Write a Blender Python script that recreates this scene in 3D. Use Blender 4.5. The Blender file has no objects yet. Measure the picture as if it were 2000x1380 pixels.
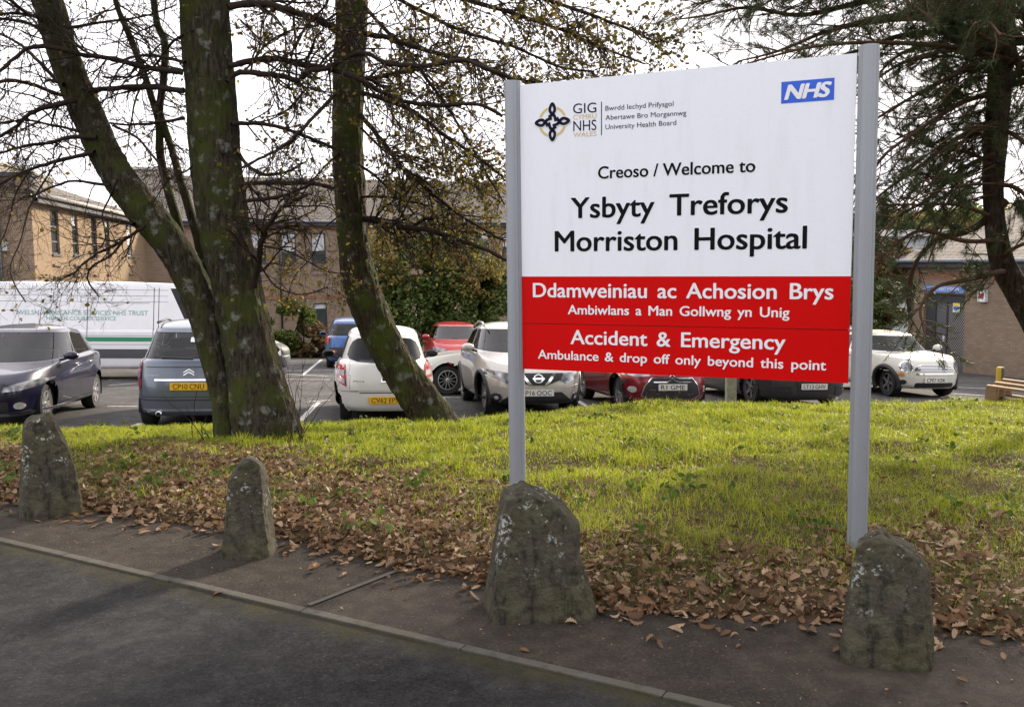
import bpy, bmesh, math, random
import numpy as np
from mathutils import Vector, Matrix, noise
from mathutils.bvhtree import BVHTree
from mathutils.geometry import delaunay_2d_cdt

random.seed(7)
RNG = np.random.default_rng(7)
sc = bpy.context.scene
R = math.radians

# ---------------------------------------------------------------- camera
EYE = np.array([0.0, 0.0, 1.65])
FPX, PITCH, ROLL = 1804.0, R(5.62), R(0.695)          # focal length in pixels of a 2000 px wide picture
_F = np.array([0, math.cos(PITCH), -math.sin(PITCH)])
_R0 = np.array([1.0, 0, 0]); _U0 = np.array([0, math.sin(PITCH), math.cos(PITCH)])
_R = math.cos(ROLL) * _R0 - math.sin(ROLL) * _U0
_U = math.cos(ROLL) * _U0 + math.sin(ROLL) * _R0
cam_d = bpy.data.cameras.new("camera"); cam = bpy.data.objects.new("camera", cam_d)
sc.collection.objects.link(cam); sc.camera = cam
cam_d.sensor_width = 36; cam_d.lens = FPX / 2000 * 36; cam_d.clip_start = 0.05; cam_d.clip_end = 3000
cam.matrix_world = Matrix(((_R[0], _U[0], -_F[0], EYE[0]), (_R[1], _U[1], -_F[1], EYE[1]),
                           (_R[2], _U[2], -_F[2], EYE[2]), (0, 0, 0, 1)))

# ---------------------------------------------------------------- light
SUN_AZ, SUN_EL = R(33), R(22)                          # azimuth clockwise from +Y
SUND = Vector((math.cos(SUN_EL) * math.sin(SUN_AZ), math.cos(SUN_EL) * math.cos(SUN_AZ), math.sin(SUN_EL)))
w = bpy.data.worlds.new("World"); sc.world = w; w.use_nodes = True
nt = w.node_tree; nt.nodes.clear()
out = nt.nodes.new("ShaderNodeOutputWorld"); bg = nt.nodes.new("ShaderNodeBackground")
sky = nt.nodes.new("ShaderNodeTexSky"); sky.sky_type = 'NISHITA'; sky.sun_disc = False
sky.sun_elevation = SUN_EL; sky.sun_rotation = SUN_AZ; sky.air_density = 1.2; sky.dust_density = 3.0
tc = nt.nodes.new("ShaderNodeTexCoord"); mp = nt.nodes.new("ShaderNodeMapping"); mp.inputs['Scale'].default_value = (1, 1, 2.6)
cl = nt.nodes.new("ShaderNodeTexNoise"); cl.inputs['Scale'].default_value = 2.2; cl.inputs['Detail'].default_value = 6
cr = nt.nodes.new("ShaderNodeValToRGB"); cr.color_ramp.elements[0].position = .36; cr.color_ramp.elements[1].position = .6
cr.color_ramp.elements[0].color = (.86, .86, .86, 1); cr.color_ramp.elements[1].color = (1, 1, 1, 1)
mx = nt.nodes.new("ShaderNodeMix"); mx.data_type = 'RGBA'; mx.inputs['B'].default_value = (11.0, 10.6, 11.0, 1)   # thin bright cloud
nt.links.new(tc.outputs['Generated'], mp.inputs['Vector']); nt.links.new(mp.outputs['Vector'], cl.inputs['Vector'])
nt.links.new(cl.outputs['Fac'], cr.inputs['Fac']); nt.links.new(cr.outputs['Color'], mx.inputs['Factor'])
nt.links.new(sky.outputs['Color'], mx.inputs['A']); nt.links.new(mx.outputs['Result'], bg.inputs['Color'])
bg.inputs['Strength'].default_value = 0.115
nt.links.new(bg.outputs['Background'], out.inputs['Surface'])
sun_d = bpy.data.lights.new("sun", 'SUN'); sun_d.energy = 5.0; sun_d.angle = R(7); sun_d.color = (1, .87, .68)
sun = bpy.data.objects.new("sun", sun_d); sc.collection.objects.link(sun)
sun.rotation_euler = SUND.to_track_quat('Z', 'Y').to_euler()
sc.view_settings.view_transform = 'Standard'; sc.view_settings.look = 'None'
sc.view_settings.exposure = 0.74; sc.view_settings.gamma = 1
sc.cycles.max_bounces = 6; sc.cycles.transparent_max_bounces = 8
sc.cycles.use_denoising = True

# ---------------------------------------------------------------- pixel helpers (photo is 2000 x 1380)
def ray(x, y): return _F + _R * (x - 1000) / FPX + _U * (690 - y) / FPX
def atY(x, y, Y): d = ray(x, y); return EYE + d * Y / d[1]
def atZ(x, y, z): d = ray(x, y); return EYE + d * (z - EYE[2]) / d[2]
PN = np.array([0.0185, 0.0573, 1.0])                   # the car park falls away from the road
def park_z(X, Y): return -0.05 - 0.0573 * Y - 0.0185 * X
def on_plane(x, y, p, n): d = ray(x, y); t = np.dot(n, np.asarray(p) - EYE) / np.dot(n, d); return EYE + t * d
def on_park(x, y): return on_plane(x, y, (0, 0, -0.05), PN)

# ---------------------------------------------------------------- object helpers
def link(o): sc.collection.objects.link(o); return o
def tag(o, label=None, cat=None, group=None, kind=None):
    if label: o['label'] = label
    if cat: o['category'] = cat
    if group: o['group'] = group
    if kind: o['kind'] = kind
    return o
def empty(name, loc=(0, 0, 0), mat=None):
    o = bpy.data.objects.new(name, None); o.empty_display_size = .1; link(o)
    if mat is not None: o.matrix_world = mat
    else: o.location = Vector(loc)
    return o
def mk(name, V, F, mat=None, parent=None, smooth=False, mats=None, fm=None, sharp=None):
    me = bpy.data.meshes.new(name)
    V = np.asarray(V, dtype=np.float32)
    if isinstance(F, np.ndarray) and F.ndim == 2:
        n, k = F.shape
        me.vertices.add(len(V)); me.vertices.foreach_set("co", V.ravel())
        me.loops.add(n * k); me.loops.foreach_set("vertex_index", F.astype(np.int32).ravel())
        me.polygons.add(n); me.polygons.foreach_set("loop_start", np.arange(0, n * k, k, dtype=np.int32))
        me.update(calc_edges=True)
    else:
        me.from_pydata([tuple(map(float, v)) for v in V], [], [tuple(map(int, f)) for f in F])
    for m in (mats or ([mat] if mat else [])): me.materials.append(m)
    if fm is not None: me.polygons.foreach_set("material_index", np.asarray(fm, dtype=np.int32))
    if smooth:
        me.polygons.foreach_set("use_smooth", np.ones(len(me.polygons), dtype=bool))
        if sharp: me.set_sharp_from_angle(angle=R(sharp))
    me.validate(); me.update()
    o = link(bpy.data.objects.new(name, me))
    if parent: o.parent = parent
    return o
class MB:
    """collects shapes for one mesh"""
    def __init__(s): s.V = []; s.F = []; s.n = 0
    def add(s, V, F):
        for v in V: s.V.append(tuple(map(float, v)))
        for f in F: s.F.append(tuple(int(i) + s.n for i in f))
        s.n += len(V); return s
    def box(s, lo, hi, M=None, bev=0.0):
        bm = bmesh.new(); bmesh.ops.create_cube(bm, size=1)
        c = (Vector(lo) + Vector(hi)) / 2; d = Vector(hi) - Vector(lo)
        for v in bm.verts: v.co = Vector((v.co.x * d.x, v.co.y * d.y, v.co.z * d.z)) + c
        if bev: bmesh.ops.bevel(bm, geom=bm.edges[:], offset=bev, segments=2, affect='EDGES', profile=.7)
        bm.verts.index_update()
        V = [(M @ v.co if M else v.co) for v in bm.verts]; F = [[v.index for v in f.verts] for f in bm.faces]
        bm.free(); return s.add(V, F)
    def tube(s, pts, rad, seg=8, caps=True):
        V, F = tube(np.asarray(pts, float), rad, seg, caps); return s.add(V, F)
    def lathe(s, prof, seg=24, M=None, caps=True):
        """prof: (r, z) pairs round the z axis"""
        V = []; F = []
        for r, z in prof:
            for k in range(seg):
                a = 2 * math.pi * k / seg; v = Vector((r * math.cos(a), r * math.sin(a), z)); V.append(M @ v if M else v)
        for i in range(len(prof) - 1):
            for k in range(seg):
                F.append((i * seg + k, i * seg + (k + 1) % seg, (i + 1) * seg + (k + 1) % seg, (i + 1) * seg + k))
        if not caps: return s.add(V, F)
        F.append(tuple(range(seg))[::-1]); F.append(tuple((len(prof) - 1) * seg + k for k in range(seg)))
        return s.add(V, F)
    def build(s, name, mat, parent=None, smooth=False, sharp=None): return mk(name, s.V, s.F, mat, parent, smooth, sharp=sharp)
def tube(P, rad, seg=8, caps=True):
    n = len(P); rad = np.broadcast_to(np.asarray(rad, float), (n,))
    T = np.gradient(P, axis=0); T /= np.linalg.norm(T, axis=1)[:, None] + 1e-9
    ref = np.array([0, 0, 1.0]) if abs(T[0, 2]) < .9 else np.array([1.0, 0, 0])
    A = np.cross(T, ref); A /= np.linalg.norm(A, axis=1)[:, None] + 1e-9; B = np.cross(T, A)
    a = np.arange(seg) * 2 * np.pi / seg
    V = (P[:, None] + rad[:, None, None] * (np.cos(a)[None, :, None] * A[:, None] + np.sin(a)[None, :, None] * B[:, None])).reshape(-1, 3)
    i = np.arange(n - 1)[:, None] * seg; k = np.arange(seg)[None]; k2 = (k + 1) % seg
    F = np.stack([i + k, i + k2, i + seg + k2, i + seg + k], -1).reshape(-1, 4)
    F = [tuple(f) for f in F]
    if caps: F += [tuple(range(seg))[::-1], tuple((n - 1) * seg + j for j in range(seg))]
    return V, F
class Tubes:
    """many thin tubes, kept as arrays (quads only)"""
    def __init__(s): s.V = []; s.F = []; s.n = 0
    def add(s, P, rad, seg=4):
        P = np.asarray(P, float); n = len(P); rad = np.broadcast_to(np.asarray(rad, float), (n,))
        T = np.gradient(P, axis=0); T /= np.linalg.norm(T, axis=1)[:, None] + 1e-9
        ref = np.array([.3, .2, .93]) if abs(T[0, 2]) < .85 else np.array([.93, .3, .2])
        A = np.cross(T, ref); A /= np.linalg.norm(A, axis=1)[:, None] + 1e-9; B = np.cross(T, A)
        a = np.arange(seg) * 2 * np.pi / seg
        V = (P[:, None] + rad[:, None, None] * (np.cos(a)[None, :, None] * A[:, None] + np.sin(a)[None, :, None] * B[:, None])).reshape(-1, 3)
        i = np.arange(n - 1)[:, None] * seg; k = np.arange(seg)[None]; k2 = (k + 1) % seg
        F = np.stack([i + k, i + k2, i + seg + k2, i + seg + k], -1).reshape(-1, 4)
        s.V.append(V); s.F.append(F + s.n); s.n += len(V)
    def build(s, name, mat, parent=None, smooth=True): return mk(name, np.concatenate(s.V), np.concatenate(s.F), mat, parent, smooth)
def vn(x, y, seed=0):
    """2-D value noise on arrays"""
    x = np.asarray(x, float); y = np.asarray(y, float)
    xi = np.floor(x).astype(np.int64); yi = np.floor(y).astype(np.int64); fx = x - xi; fy = y - yi
    fx = fx * fx * (3 - 2 * fx); fy = fy * fy * (3 - 2 * fy)
    def h(a, b):
        n = (a * 374761393 + b * 668265263 + seed * 1274126177) & 0xffffffff
        n = ((n ^ (n >> 13)) * 1274126177) & 0xffffffff
        return ((n ^ (n >> 16)) & 0xffff) / 65535.0
    return (h(xi, yi) * (1 - fx) + h(xi + 1, yi) * fx) * (1 - fy) + (h(xi, yi + 1) * (1 - fx) + h(xi + 1, yi + 1) * fx) * fy
def sstep(a, b, x): t = np.clip((np.asarray(x, float) - a) / (b - a), 0, 1); return t * t * (3 - 2 * t)

# ---------------------------------------------------------------- materials
class NM:
    def __init__(s, name):
        s.m = bpy.data.materials.new(name); s.m.use_nodes = True; s.t = s.m.node_tree
        s.b = s.t.nodes['Principled BSDF']; s.o = s.t.nodes['Material Output']
    def n(s, typ, **kw):
        nd = s.t.nodes.new("ShaderNode" + typ)
        for k, v in kw.items():
            if k[0] == '_': setattr(nd, k[1:], v)
            else: nd.inputs[k.replace('_', ' ')].default_value = v
        return nd
    def l(s, a, b): s.t.links.new(a, b)
    def pos(s, kind='Object', scale=(1, 1, 1), rot=(0, 0, 0)):
        if kind == 'World': src = s.n('NewGeometry').outputs['Position']
        else: src = s.n('TexCoord').outputs[kind]
        if scale == (1, 1, 1) and rot == (0, 0, 0): return src
        m = s.n('Mapping'); m.inputs['Scale'].default_value = scale; m.inputs['Rotation'].default_value = rot
        s.l(src, m.inputs['Vector']); return m.outputs['Vector']
    def noise(s, vec, scale, detail=4, rough=.55):
        nd = s.n('TexNoise', Scale=scale, Detail=detail, Roughness=rough); s.l(vec, nd.inputs['Vector']); return nd.outputs['Fac']
    def ramp(s, fac, stops):
        nd = s.n('ValToRGB'); e = nd.color_ramp.elements
        while len(e) < len(stops): e.new(.5)
        for k, (p, c) in enumerate(stops):
            e[k].position = p; e[k].color = (c, c, c, 1) if not hasattr(c, '__len__') else (*c[:3], 1)
        s.l(fac, nd.inputs['Fac']); return nd.outputs['Color']
    def mix(s, fac, a, b, typ='MIX'):
        nd = s.n('Mix', _data_type='RGBA', _blend_type=typ)
        for key, v in (('A', a), ('B', b)):
            if hasattr(v, 'links') or hasattr(v, 'is_linked'): s.l(v, nd.inputs[key])
            else: nd.inputs[key].default_value = (*v[:3], 1)
        if hasattr(fac, 'is_linked'): s.l(fac, nd.inputs['Factor'])
        else: nd.inputs['Factor'].default_value = fac
        return nd.outputs['Result']
    def col(s, c):
        if hasattr(c, 'is_linked'): s.l(c, s.b.inputs['Base Color'])
        else: s.b.inputs['Base Color'].default_value = (*c[:3], 1)
        return s
    def set(s, **kw):
        for k, v in kw.items():
            i = s.b.inputs[k.replace('_', ' ')]
            if hasattr(v, 'is_linked'): s.l(v, i)
            else: i.default_value = v
        return s
    def bump(s, fac, dist, strength=1.0):
        nd = s.n('Bump', Distance=dist, Strength=strength); s.l(fac, nd.inputs['Height']); s.l(nd.outputs['Normal'], s.b.inputs['Normal']); return s
    def island(s): return s.n('NewGeometry').outputs['Random Per Island']
def plain(name, c, rough=.5, metal=0.0, spec=.5, coat=0.0, var=0.12, scale=6.0, bump=0.0):
    k = NM(name); v = k.pos('Object'); f = k.noise(v, scale, 5)
    k.col(k.mix(f, tuple(x * (1 - var) for x in c), tuple(min(1, x * (1 + var)) for x in c)))
    k.set(Roughness=rough, Metallic=metal, Specular_IOR_Level=spec, Coat_Weight=coat, Coat_Roughness=.04)
    if bump: k.bump(k.noise(v, scale * 8, 3), bump)
    return k.m
M = {}
def paint(name, c, metal=0.0, flake=0.06, rough=.32):
    k = NM(name); v = k.pos('Object'); f = k.noise(v, 900, 1); d = k.noise(v, 2.5, 4)
    base = k.mix(f, tuple(x * (1 - flake) for x in c), tuple(min(1, x * (1 + flake)) for x in c))
    dirt = k.ramp(d, [(.45, 0), (.8, .13)])
    k.col(k.mix(dirt, base, (.16, .14, .12))); k.set(Roughness=rough, Metallic=metal, Coat_Weight=.8, Coat_Roughness=.03, Coat_IOR=1.42, Specular_IOR_Level=.25)
    return k.m
def bark(name, c1, c2, moss, lichen, moss_amt=.5):
    k = NM(name); v = k.pos('World'); st = k.pos('World', (1, 1, .22))
    n1 = k.ramp(k.noise(st, 30, 7, .72), [(.36, 0), (.64, 1)]); n2 = k.noise(v, 3.2, 5); n3 = k.noise(v, 13, 4); n4 = k.noise(v, 5.5, 3)
    base = k.mix(n1, c1, c2)
    base = k.mix(k.ramp(n2, [(.56 - .12 * moss_amt, 0), (.74 - .1 * moss_amt, moss_amt)]), base, moss)
    wv = k.n('TexNoise', Scale=14.0, Detail=4.0); k.l(v, wv.inputs['Vector']); ws = k.n('VectorMath', _operation='SCALE'); k.l(wv.outputs['Color'], ws.inputs[0]); ws.inputs['Scale'].default_value = .16
    wa = k.n('VectorMath', _operation='ADD'); k.l(v, wa.inputs[0]); k.l(ws.outputs[0], wa.inputs[1]); vor = k.n('TexVoronoi', Scale=6.5, Randomness=1.0); k.l(wa.outputs[0], vor.inputs['Vector'])
    wob = k.n('Math', _operation='ADD'); k.l(vor.outputs['Distance'], wob.inputs[0])
    w2 = k.n('Math', _operation='MULTIPLY'); k.l(k.noise(v, 45, 3), w2.inputs[0]); w2.inputs[1].default_value = .55; k.l(w2.outputs[0], wob.inputs[1])
    spot = k.ramp(wob.outputs[0], [(.42, .8), (.66, 0)])
    sel = k.ramp(n4, [(.42, 0), (.54, 1)])
    mm = k.n('Math', _operation='MULTIPLY'); k.l(spot, mm.inputs[0]); k.l(sel, mm.inputs[1])
    base = k.mix(mm.outputs[0], base, lichen)
    k.col(base); k.set(Roughness=.95, Specular_IOR_Level=.2); k.bump(n1, .035, .9); return k.m
M['bark'] = bark('alder_bark', (.012, .010, .007), (.098, .082, .054), (.066, .080, .016), (.26, .275, .235), 1.0)
M['bark_mossy'] = bark('mossy_bark', (.014, .011, .006), (.085, .068, .036), (.072, .092, .014), (.25, .27, .22), 1.0)
M['pine_bark'] = bark('pine_bark', (.014, .010, .007), (.095, .062, .042), (.05, .05, .025), (.16, .15, .13), .2)
M['twig'] = plain('twig_bark', (.026, .017, .013), .9, spec=.2, var=.4, scale=9)
M['pine_twig'] = plain('pine_twig', (.075, .042, .025), .9, spec=.2, var=.4, scale=5)
def leafmat(name, cols, trans=.35, rough=.6, patch=None):
    k = NM(name); i = k.island(); st = [(j / (len(cols) - 1), c) for j, c in enumerate(cols)]
    c = k.ramp(i, st); v = k.pos('World'); f = k.noise(v, 40, 3)
    c = k.mix(k.ramp(f, [(.3, 0), (.8, .35)]), c, tuple(x * .45 for x in cols[0]))
    if patch: c = k.mix(k.ramp(k.noise(v, 1.7, 5, .65), [(.46, 0), (.68, .55)]), c, patch)
    k.col(c); k.set(Roughness=rough, Specular_IOR_Level=.2)
    tr = k.n('BsdfTranslucent'); k.l(c, tr.inputs['Color']); ms = k.n('MixShader'); ms.inputs[0].default_value = trans
    k.l(k.b.outputs[0], ms.inputs[1]); k.l(tr.outputs[0], ms.inputs[2]); k.l(ms.outputs[0], k.o.inputs['Surface']); return k.m
M['grass'] = leafmat('grass_blades', [(.12, .18, .011), (.27, .325, .018), (.37, .41, .024), (.48, .45, .07), (.19, .265, .014)], .55, .4, (.075, .105, .012))
M['dry_leaf'] = leafmat('dry_oak_leaf', [(.05, .027, .014), (.22, .125, .062), (.09, .048, .024), (.34, .225, .13), (.14, .072, .034), (.42, .30, .19), (.07, .038, .02), (.26, .16, .085)], .25, .6)
M['weed'] = leafmat('weed_leaf', [(.04, .075, .016), (.075, .12, .02), (.13, .17, .03)], .4, .75)
M['crown_leaf'] = leafmat('withered_crown_leaf', [(.08, .062, .02), (.20, .16, .03), (.12, .08, .03), (.30, .26, .045), (.14, .085, .035)], .5, .6)
M['needle'] = leafmat('pine_needle', [(.028, .05, .022), (.05, .08, .03), (.075, .10, .035), (.10, .10, .04)], .2, .5)
M['hedge'] = leafmat('evergreen_leaf', [(.035, .06, .017), (.065, .105, .026), (.10, .145, .034), (.17, .185, .045)], .25, .4)
M['hedge_top'] = leafmat('yellowing_leaf', [(.14, .14, .03), (.25, .19, .05), (.18, .10, .04), (.12, .14, .03), (.30, .24, .08)], .4, .5)
M['bush'] = leafmat('bush_leaf', [(.04, .065, .015), (.09, .12, .025), (.15, .17, .04), (.06, .09, .02)], .35, .5)
M['brown_shrub'] = leafmat('brown_shrub_leaf', [(.10, .05, .028), (.17, .09, .05), (.13, .08, .035), (.14, .13, .04)], .3, .6)
# ================================================================ ground
KD = np.array([.867, -.498]); KN = np.array([.498, .867]); K0 = np.array([0.0, 3.69])   # kerb line: direction, normal, a point
def kerb_pt(s, n): return K0 + KD * s + KN * n
EDGE = np.array([(-30, 22.2), (-8, 9.15), (-3.61, 6.42), (-2.86, 6.13), (-1.45, 5.49), (-.68, 4.93), (-.17, 4.65), (.44, 4.22), (1.29, 4.08), (2.2, 3.86), (6, 2.3), (20, -5.5)])
CREST = np.array([(-30, 25.5), (-14, 15.5), (-9, 12.4), (-6.5, 11.8), (0, 12.0), (6, 13.0), (9, 14.6), (12, 16.0), (20, 17.5)])
CRZ = np.array([(-30, -.95), (-12, -.52), (-6.5, -.46), (-2.6, -.46), (-.65, -.39), (1.3, -.31), (3.2, -.33), (6, -.45), (9, -.62), (13, -.8), (20, -.9)])
edgeY = lambda X: np.interp(X, EDGE[:, 0], EDGE[:, 1]); crestY = lambda X: np.interp(X, CREST[:, 0], CREST[:, 1])
def bank_z(X, Y):
    X = np.asarray(X, float); Y = np.asarray(Y, float)
    e = edgeY(X); c = crestY(X); zc = np.interp(X, CRZ[:, 0], CRZ[:, 1]); ft = park_z(X, Y) - .03
    t = np.clip((Y - e) / (c - e), 0, 1)
    lip = .055 * sstep(0, .03, t)
    z = lip + (zc - .055) * (t ** 1.35) + (vn(X * 1.7, Y * 1.7, 3) - .5) * .11 * sstep(.05, .3, t) + (vn(X * 5, Y * 5, 4) - .5) * .035 * sstep(.02, .1, t)
    d = np.clip((Y - c) / .95, 0, 1); d = d * d * (3 - 2 * d)
    return z * (1 - d) + ft * d
# one sheet to the horizon
k = NM('terrain_soil'); v = k.pos('World'); n1 = k.noise(v, .15, 6); n2 = k.noise(v, 3, 5)
k.col(k.mix(n2, k.mix(n1, (.045, .06, .02), (.09, .075, .04)), (.05, .045, .03))); k.set(Roughness=.95, Specular_IOR_Level=.15); k.bump(n2, .05); M['soil'] = k.m
gx = np.concatenate([np.linspace(-900, -60, 30), np.linspace(-50, 50, 41), np.linspace(60, 900, 30)])
gy = np.concatenate([np.linspace(-300, -20, 12), np.linspace(-15, 60, 38), np.linspace(70, 1400, 60)])
GX, GY = np.meshgrid(gx, gy)
GZ = np.minimum(park_z(GX, np.minimum(GY, 48)) - .07, -.12)
far = sstep(90, 420, GY); hz = 15 + 12 * vn(GX / 160, GY / 200, 9) + 10 * vn(GX / 70, GY / 90, 8)
GZ = GZ + far * hz * sstep(-500, 250, GX)
W_ = len(gx); idx = np.arange(len(gy) * W_).reshape(len(gy), W_)
F = np.stack([idx[:-1, :-1], idx[:-1, 1:], idx[1:, 1:], idx[1:, :-1]], -1).reshape(-1, 4)
tag(mk('ground', np.stack([GX, GY, GZ], -1).reshape(-1, 3), F, M['soil'], smooth=True), kind='structure')

# road of worn asphalt, nearest the camera
def asphalt(name, c1, c2, speck, moss=None, bump=.006, stone=.5):
    k = NM(name); v = k.pos('World'); f = k.ramp(k.noise(v, 58, 6, .85), [(.38, 0), (.62, 1)]); sp = k.ramp(k.noise(v, 62, 3, .6), [(.655, 0), (.70, 1)]); g = k.noise(v, .9, 5); h = k.noise(v, 9, 4)
    c = k.mix(f, c1, c2); c = k.mix(k.ramp(g, [(.40, 0), (.75, .5)]), c, tuple(min(1, x * 1.9) for x in c2))
    c = k.mix(k.ramp(h, [(.4, .45), (.7, 0)]), c, tuple(x * .5 for x in c1))
    vo = k.n('TexVoronoi', Scale=85.0); k.l(v, vo.inputs['Vector'])
    rnd = k.n('SeparateColor'); k.l(vo.outputs['Color'], rnd.inputs[0])
    sel = k.n('Math', _operation='GREATER_THAN'); k.l(rnd.outputs[0], sel.inputs[0]); sel.inputs[1].default_value = .93
    dd = k.n('Math', _operation='LESS_THAN'); k.l(vo.outputs['Distance'], dd.inputs[0]); dd.inputs[1].default_value = .26
    m = k.n('Math', _operation='MULTIPLY'); k.l(sel.outputs[0], m.inputs[0]); k.l(dd.outputs[0], m.inputs[1])
    m2 = k.n('Math', _operation='MULTIPLY'); k.l(m.outputs[0], m2.inputs[0]); m2.inputs[1].default_value = stone
    c = k.mix(m2.outputs[0], c, speck)
    ms_ = k.n('Math', _operation='MULTIPLY'); k.l(sp, ms_.inputs[0]); ms_.inputs[1].default_value = .55; c = k.mix(ms_.outputs[0], c, tuple(x * .7 for x in speck))
    if moss:
        rel = k.n('VectorMath', _operation='DOT_PRODUCT'); k.l(v, rel.inputs[0]); rel.inputs[1].default_value = (KN[0], KN[1], 0)
        off = float(KN @ K0); q = k.n('Math', _operation='SUBTRACT'); k.l(rel.outputs['Value'], q.inputs[0]); q.inputs[1].default_value = off
        a = k.n('Math', _operation='MULTIPLY_ADD'); k.l(k.noise(v, 6, 5), a.inputs[0]); a.inputs[1].default_value = .5; k.l(q.outputs[0], a.inputs[2])
        c = k.mix(k.ramp(a.outputs[0], [(.10, 0), (.33, .75)]), c, moss)
    k.col(c); k.set(Roughness=.9, Specular_IOR_Level=.16); k.bump(f, bump, 1.0); return k.m
M['road'] = asphalt('road_asphalt', (.010, .0098, .0102), (.068, .066, .066), (.26, .20, .16), (.075, .066, .020), .008, .3)
M['foot'] = asphalt('footway_asphalt', (.020, .0165, .0135), (.075, .062, .050), (.30, .26, .22), None, .004, .22)
M['park'] = asphalt('car_park_asphalt', (.052, .050, .049), (.118, .113, .110), (.2, .18, .16), None, .004, .2)
def strip(name, n0, n1, z, mat, s0=-45, s1=30, ns=60, edge=None):
    s = np.linspace(s0, s1, ns); V = []; F = []
    for a in s:
        p, q = kerb_pt(a, n0), kerb_pt(a, n1); V += [(p[0], p[1], z), (q[0], q[1], z)]
    for i in range(ns - 1): F.append((2 * i, 2 * i + 2, 2 * i + 3, 2 * i + 1))
    return tag(mk(name, V, F, mat), kind='structure')
strip('road', -9, 0.0, -.008, M['road'])
fV = []; fF = []
ss = np.linspace(-30, 20, 120)
for a in ss:
    p = kerb_pt(a, .085); q = kerb_pt(a, 3.2); fV += [(p[0], p[1], 0), (q[0], q[1], 0)]
# the footway stops under the bank
def foot_far(a):
    n = .2
    while n < 3.2:
        p = kerb_pt(a, n)
        if p[1] > edgeY(p[0]) + .25: break
        n += .03
    return n
fV = []
for a in ss:
    p = kerb_pt(a, .052); q = kerb_pt(a, foot_far(a)); fV += [(p[0], p[1], 0), (q[0], q[1], 0)]
for i in range(len(ss) - 1): fF.append((2 * i, 2 * i + 2, 2 * i + 3, 2 * i + 1))
tag(mk('footway', fV, fF, M['foot']), kind='structure')
k = NM('edging_concrete'); v = k.pos('World'); n1 = k.noise(v, 70, 4); n2 = k.noise(v, 3, 5)
c = k.mix(n1, (.034, .031, .026), (.078, .071, .058)); c = k.mix(k.ramp(n2, [(.38, 0), (.6, .85)]), c, (.045, .04, .026)); c = k.mix(k.ramp(k.noise(v, 14, 5), [(.5, 0), (.62, .7)]), c, (.03, .028, .02)); k.col(c); k.set(Roughness=.9); k.bump(n1, .004); M['edging'] = k.m
mb = MB(); s = -14.0
while s < 12:
    Lk = .915; p = kerb_pt(s, 0)
    ang = math.atan2(KD[1], KD[0]); T = Matrix.Translation((p[0], p[1], 0)) @ Matrix.Rotation(ang + random.uniform(-.003, .003), 4, 'Z')
    mb.box((.002, 0, -.12), (Lk - .002, .052, .003 + random.uniform(-.002, .002)), T, .006); s += Lk
tag(mb.build('kerb_edging', M['edging']), kind='structure')
a, b = atZ(603, 1180, .007), atZ(772, 1114, .007); d = (b - a); d /= np.linalg.norm(d); nn = np.array([-d[1], d[0], 0]) * .016
tag(mk('footway_joint', [a - nn, a + nn, b + nn, b - nn], [(0, 1, 2, 3)][::-1], M['edging']), kind='structure')
# grass bank soil
xs = np.linspace(-20, 18, 300); ts = np.concatenate([np.linspace(0, .1, 10), np.linspace(.12, 1, 70)])
BX = np.repeat(xs[None], len(ts), 0); foot = crestY(BX) + 1.0; BY = edgeY(BX) + (vn(BX * 3, BX * 0, 5) - .5) * .12 * (1 - ts[:, None]) + ts[:, None] * (foot - edgeY(BX)); BZ = bank_z(BX, BY)
BZ[0] = -.01
idx = np.arange(BX.size).reshape(BX.shape); F = np.stack([idx[:-1, :-1], idx[:-1, 1:], idx[1:, 1:], idx[1:, :-1]], -1).reshape(-1, 4)
k = NM('bank_soil'); v = k.pos('World'); n1 = k.noise(v, 1.2, 5); n2 = k.noise(v, 30, 4)
c = k.mix(n2, (.035, .022, .013), (.09, .055, .032)); c = k.mix(k.ramp(n1, [(.4, 0), (.6, .5)]), c, (.03, .033, .010)); k.col(c); k.set(Roughness=.95, Specular_IOR_Level=.1); k.bump(n2, .02); M['bank'] = k.m
tag(mk('grass_bank', np.stack([BX, BY, BZ], -1).reshape(-1, 3), F, M['bank'], smooth=True), kind='structure')
# car park
V = []; F = []; X_ = np.linspace(-60, 60, 61); Y_ = np.linspace(9, 39, 31)
for y in Y_:
    for x in X_: V.append((x, y + .1 * x * 0, park_z(x, y) - .004))
for j in range(30):
    for i in range(60): F.append((j * 61 + i, j * 61 + i + 1, (j + 1) * 61 + i + 1, (j + 1) * 61 + i))
tag(mk('car_park', V, F, M['park']), kind='structure')
# painted bay lines, plus stripes of dappled sunlight painted as lines
k = NM('worn_paint_and_sun_stripes'); v = k.pos('World'); n1 = k.noise(v, 14, 5)
k.col(k.mix(k.ramp(n1, [(.35, .75), (.6, .05)]), (.62, .61, .57), (.12, .115, .11))); k.set(Roughness=.8); M['line'] = k.m
UG = np.array([-.175, 1.0]); UG /= np.linalg.norm(UG); VG = np.array([1.0, .175]); VG /= np.linalg.norm(VG)
mb = MB()
def line(a, b, wd=.1):
    a = np.array(a[:2], float); b = np.array(b[:2], float); d = (b - a) / np.linalg.norm(b - a); n = np.array([-d[1], d[0]]) * wd / 2
    q = [a - n, b - n, b + n, a + n]; mb.add([(p[0], p[1], park_z(p[0], p[1])) for p in q], [(0, 1, 2, 3)])
def pline(x0, y0, x1, y1, wd=.1): line(on_park(x0, y0), on_park(x1, y1), wd)
pline(230, 845, 275, 826); pline(585, 822, 622, 785); pline(600, 784, 645, 781, .09); pline(210, 793, 268, 793, .09)
pline(862, 776, 884, 812, .12); pline(848, 775, 925, 776, .09); pline(1128, 782, 1170, 808); pline(1366, 782, 1420, 800); pline(1640, 790, 1690, 806)
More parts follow.
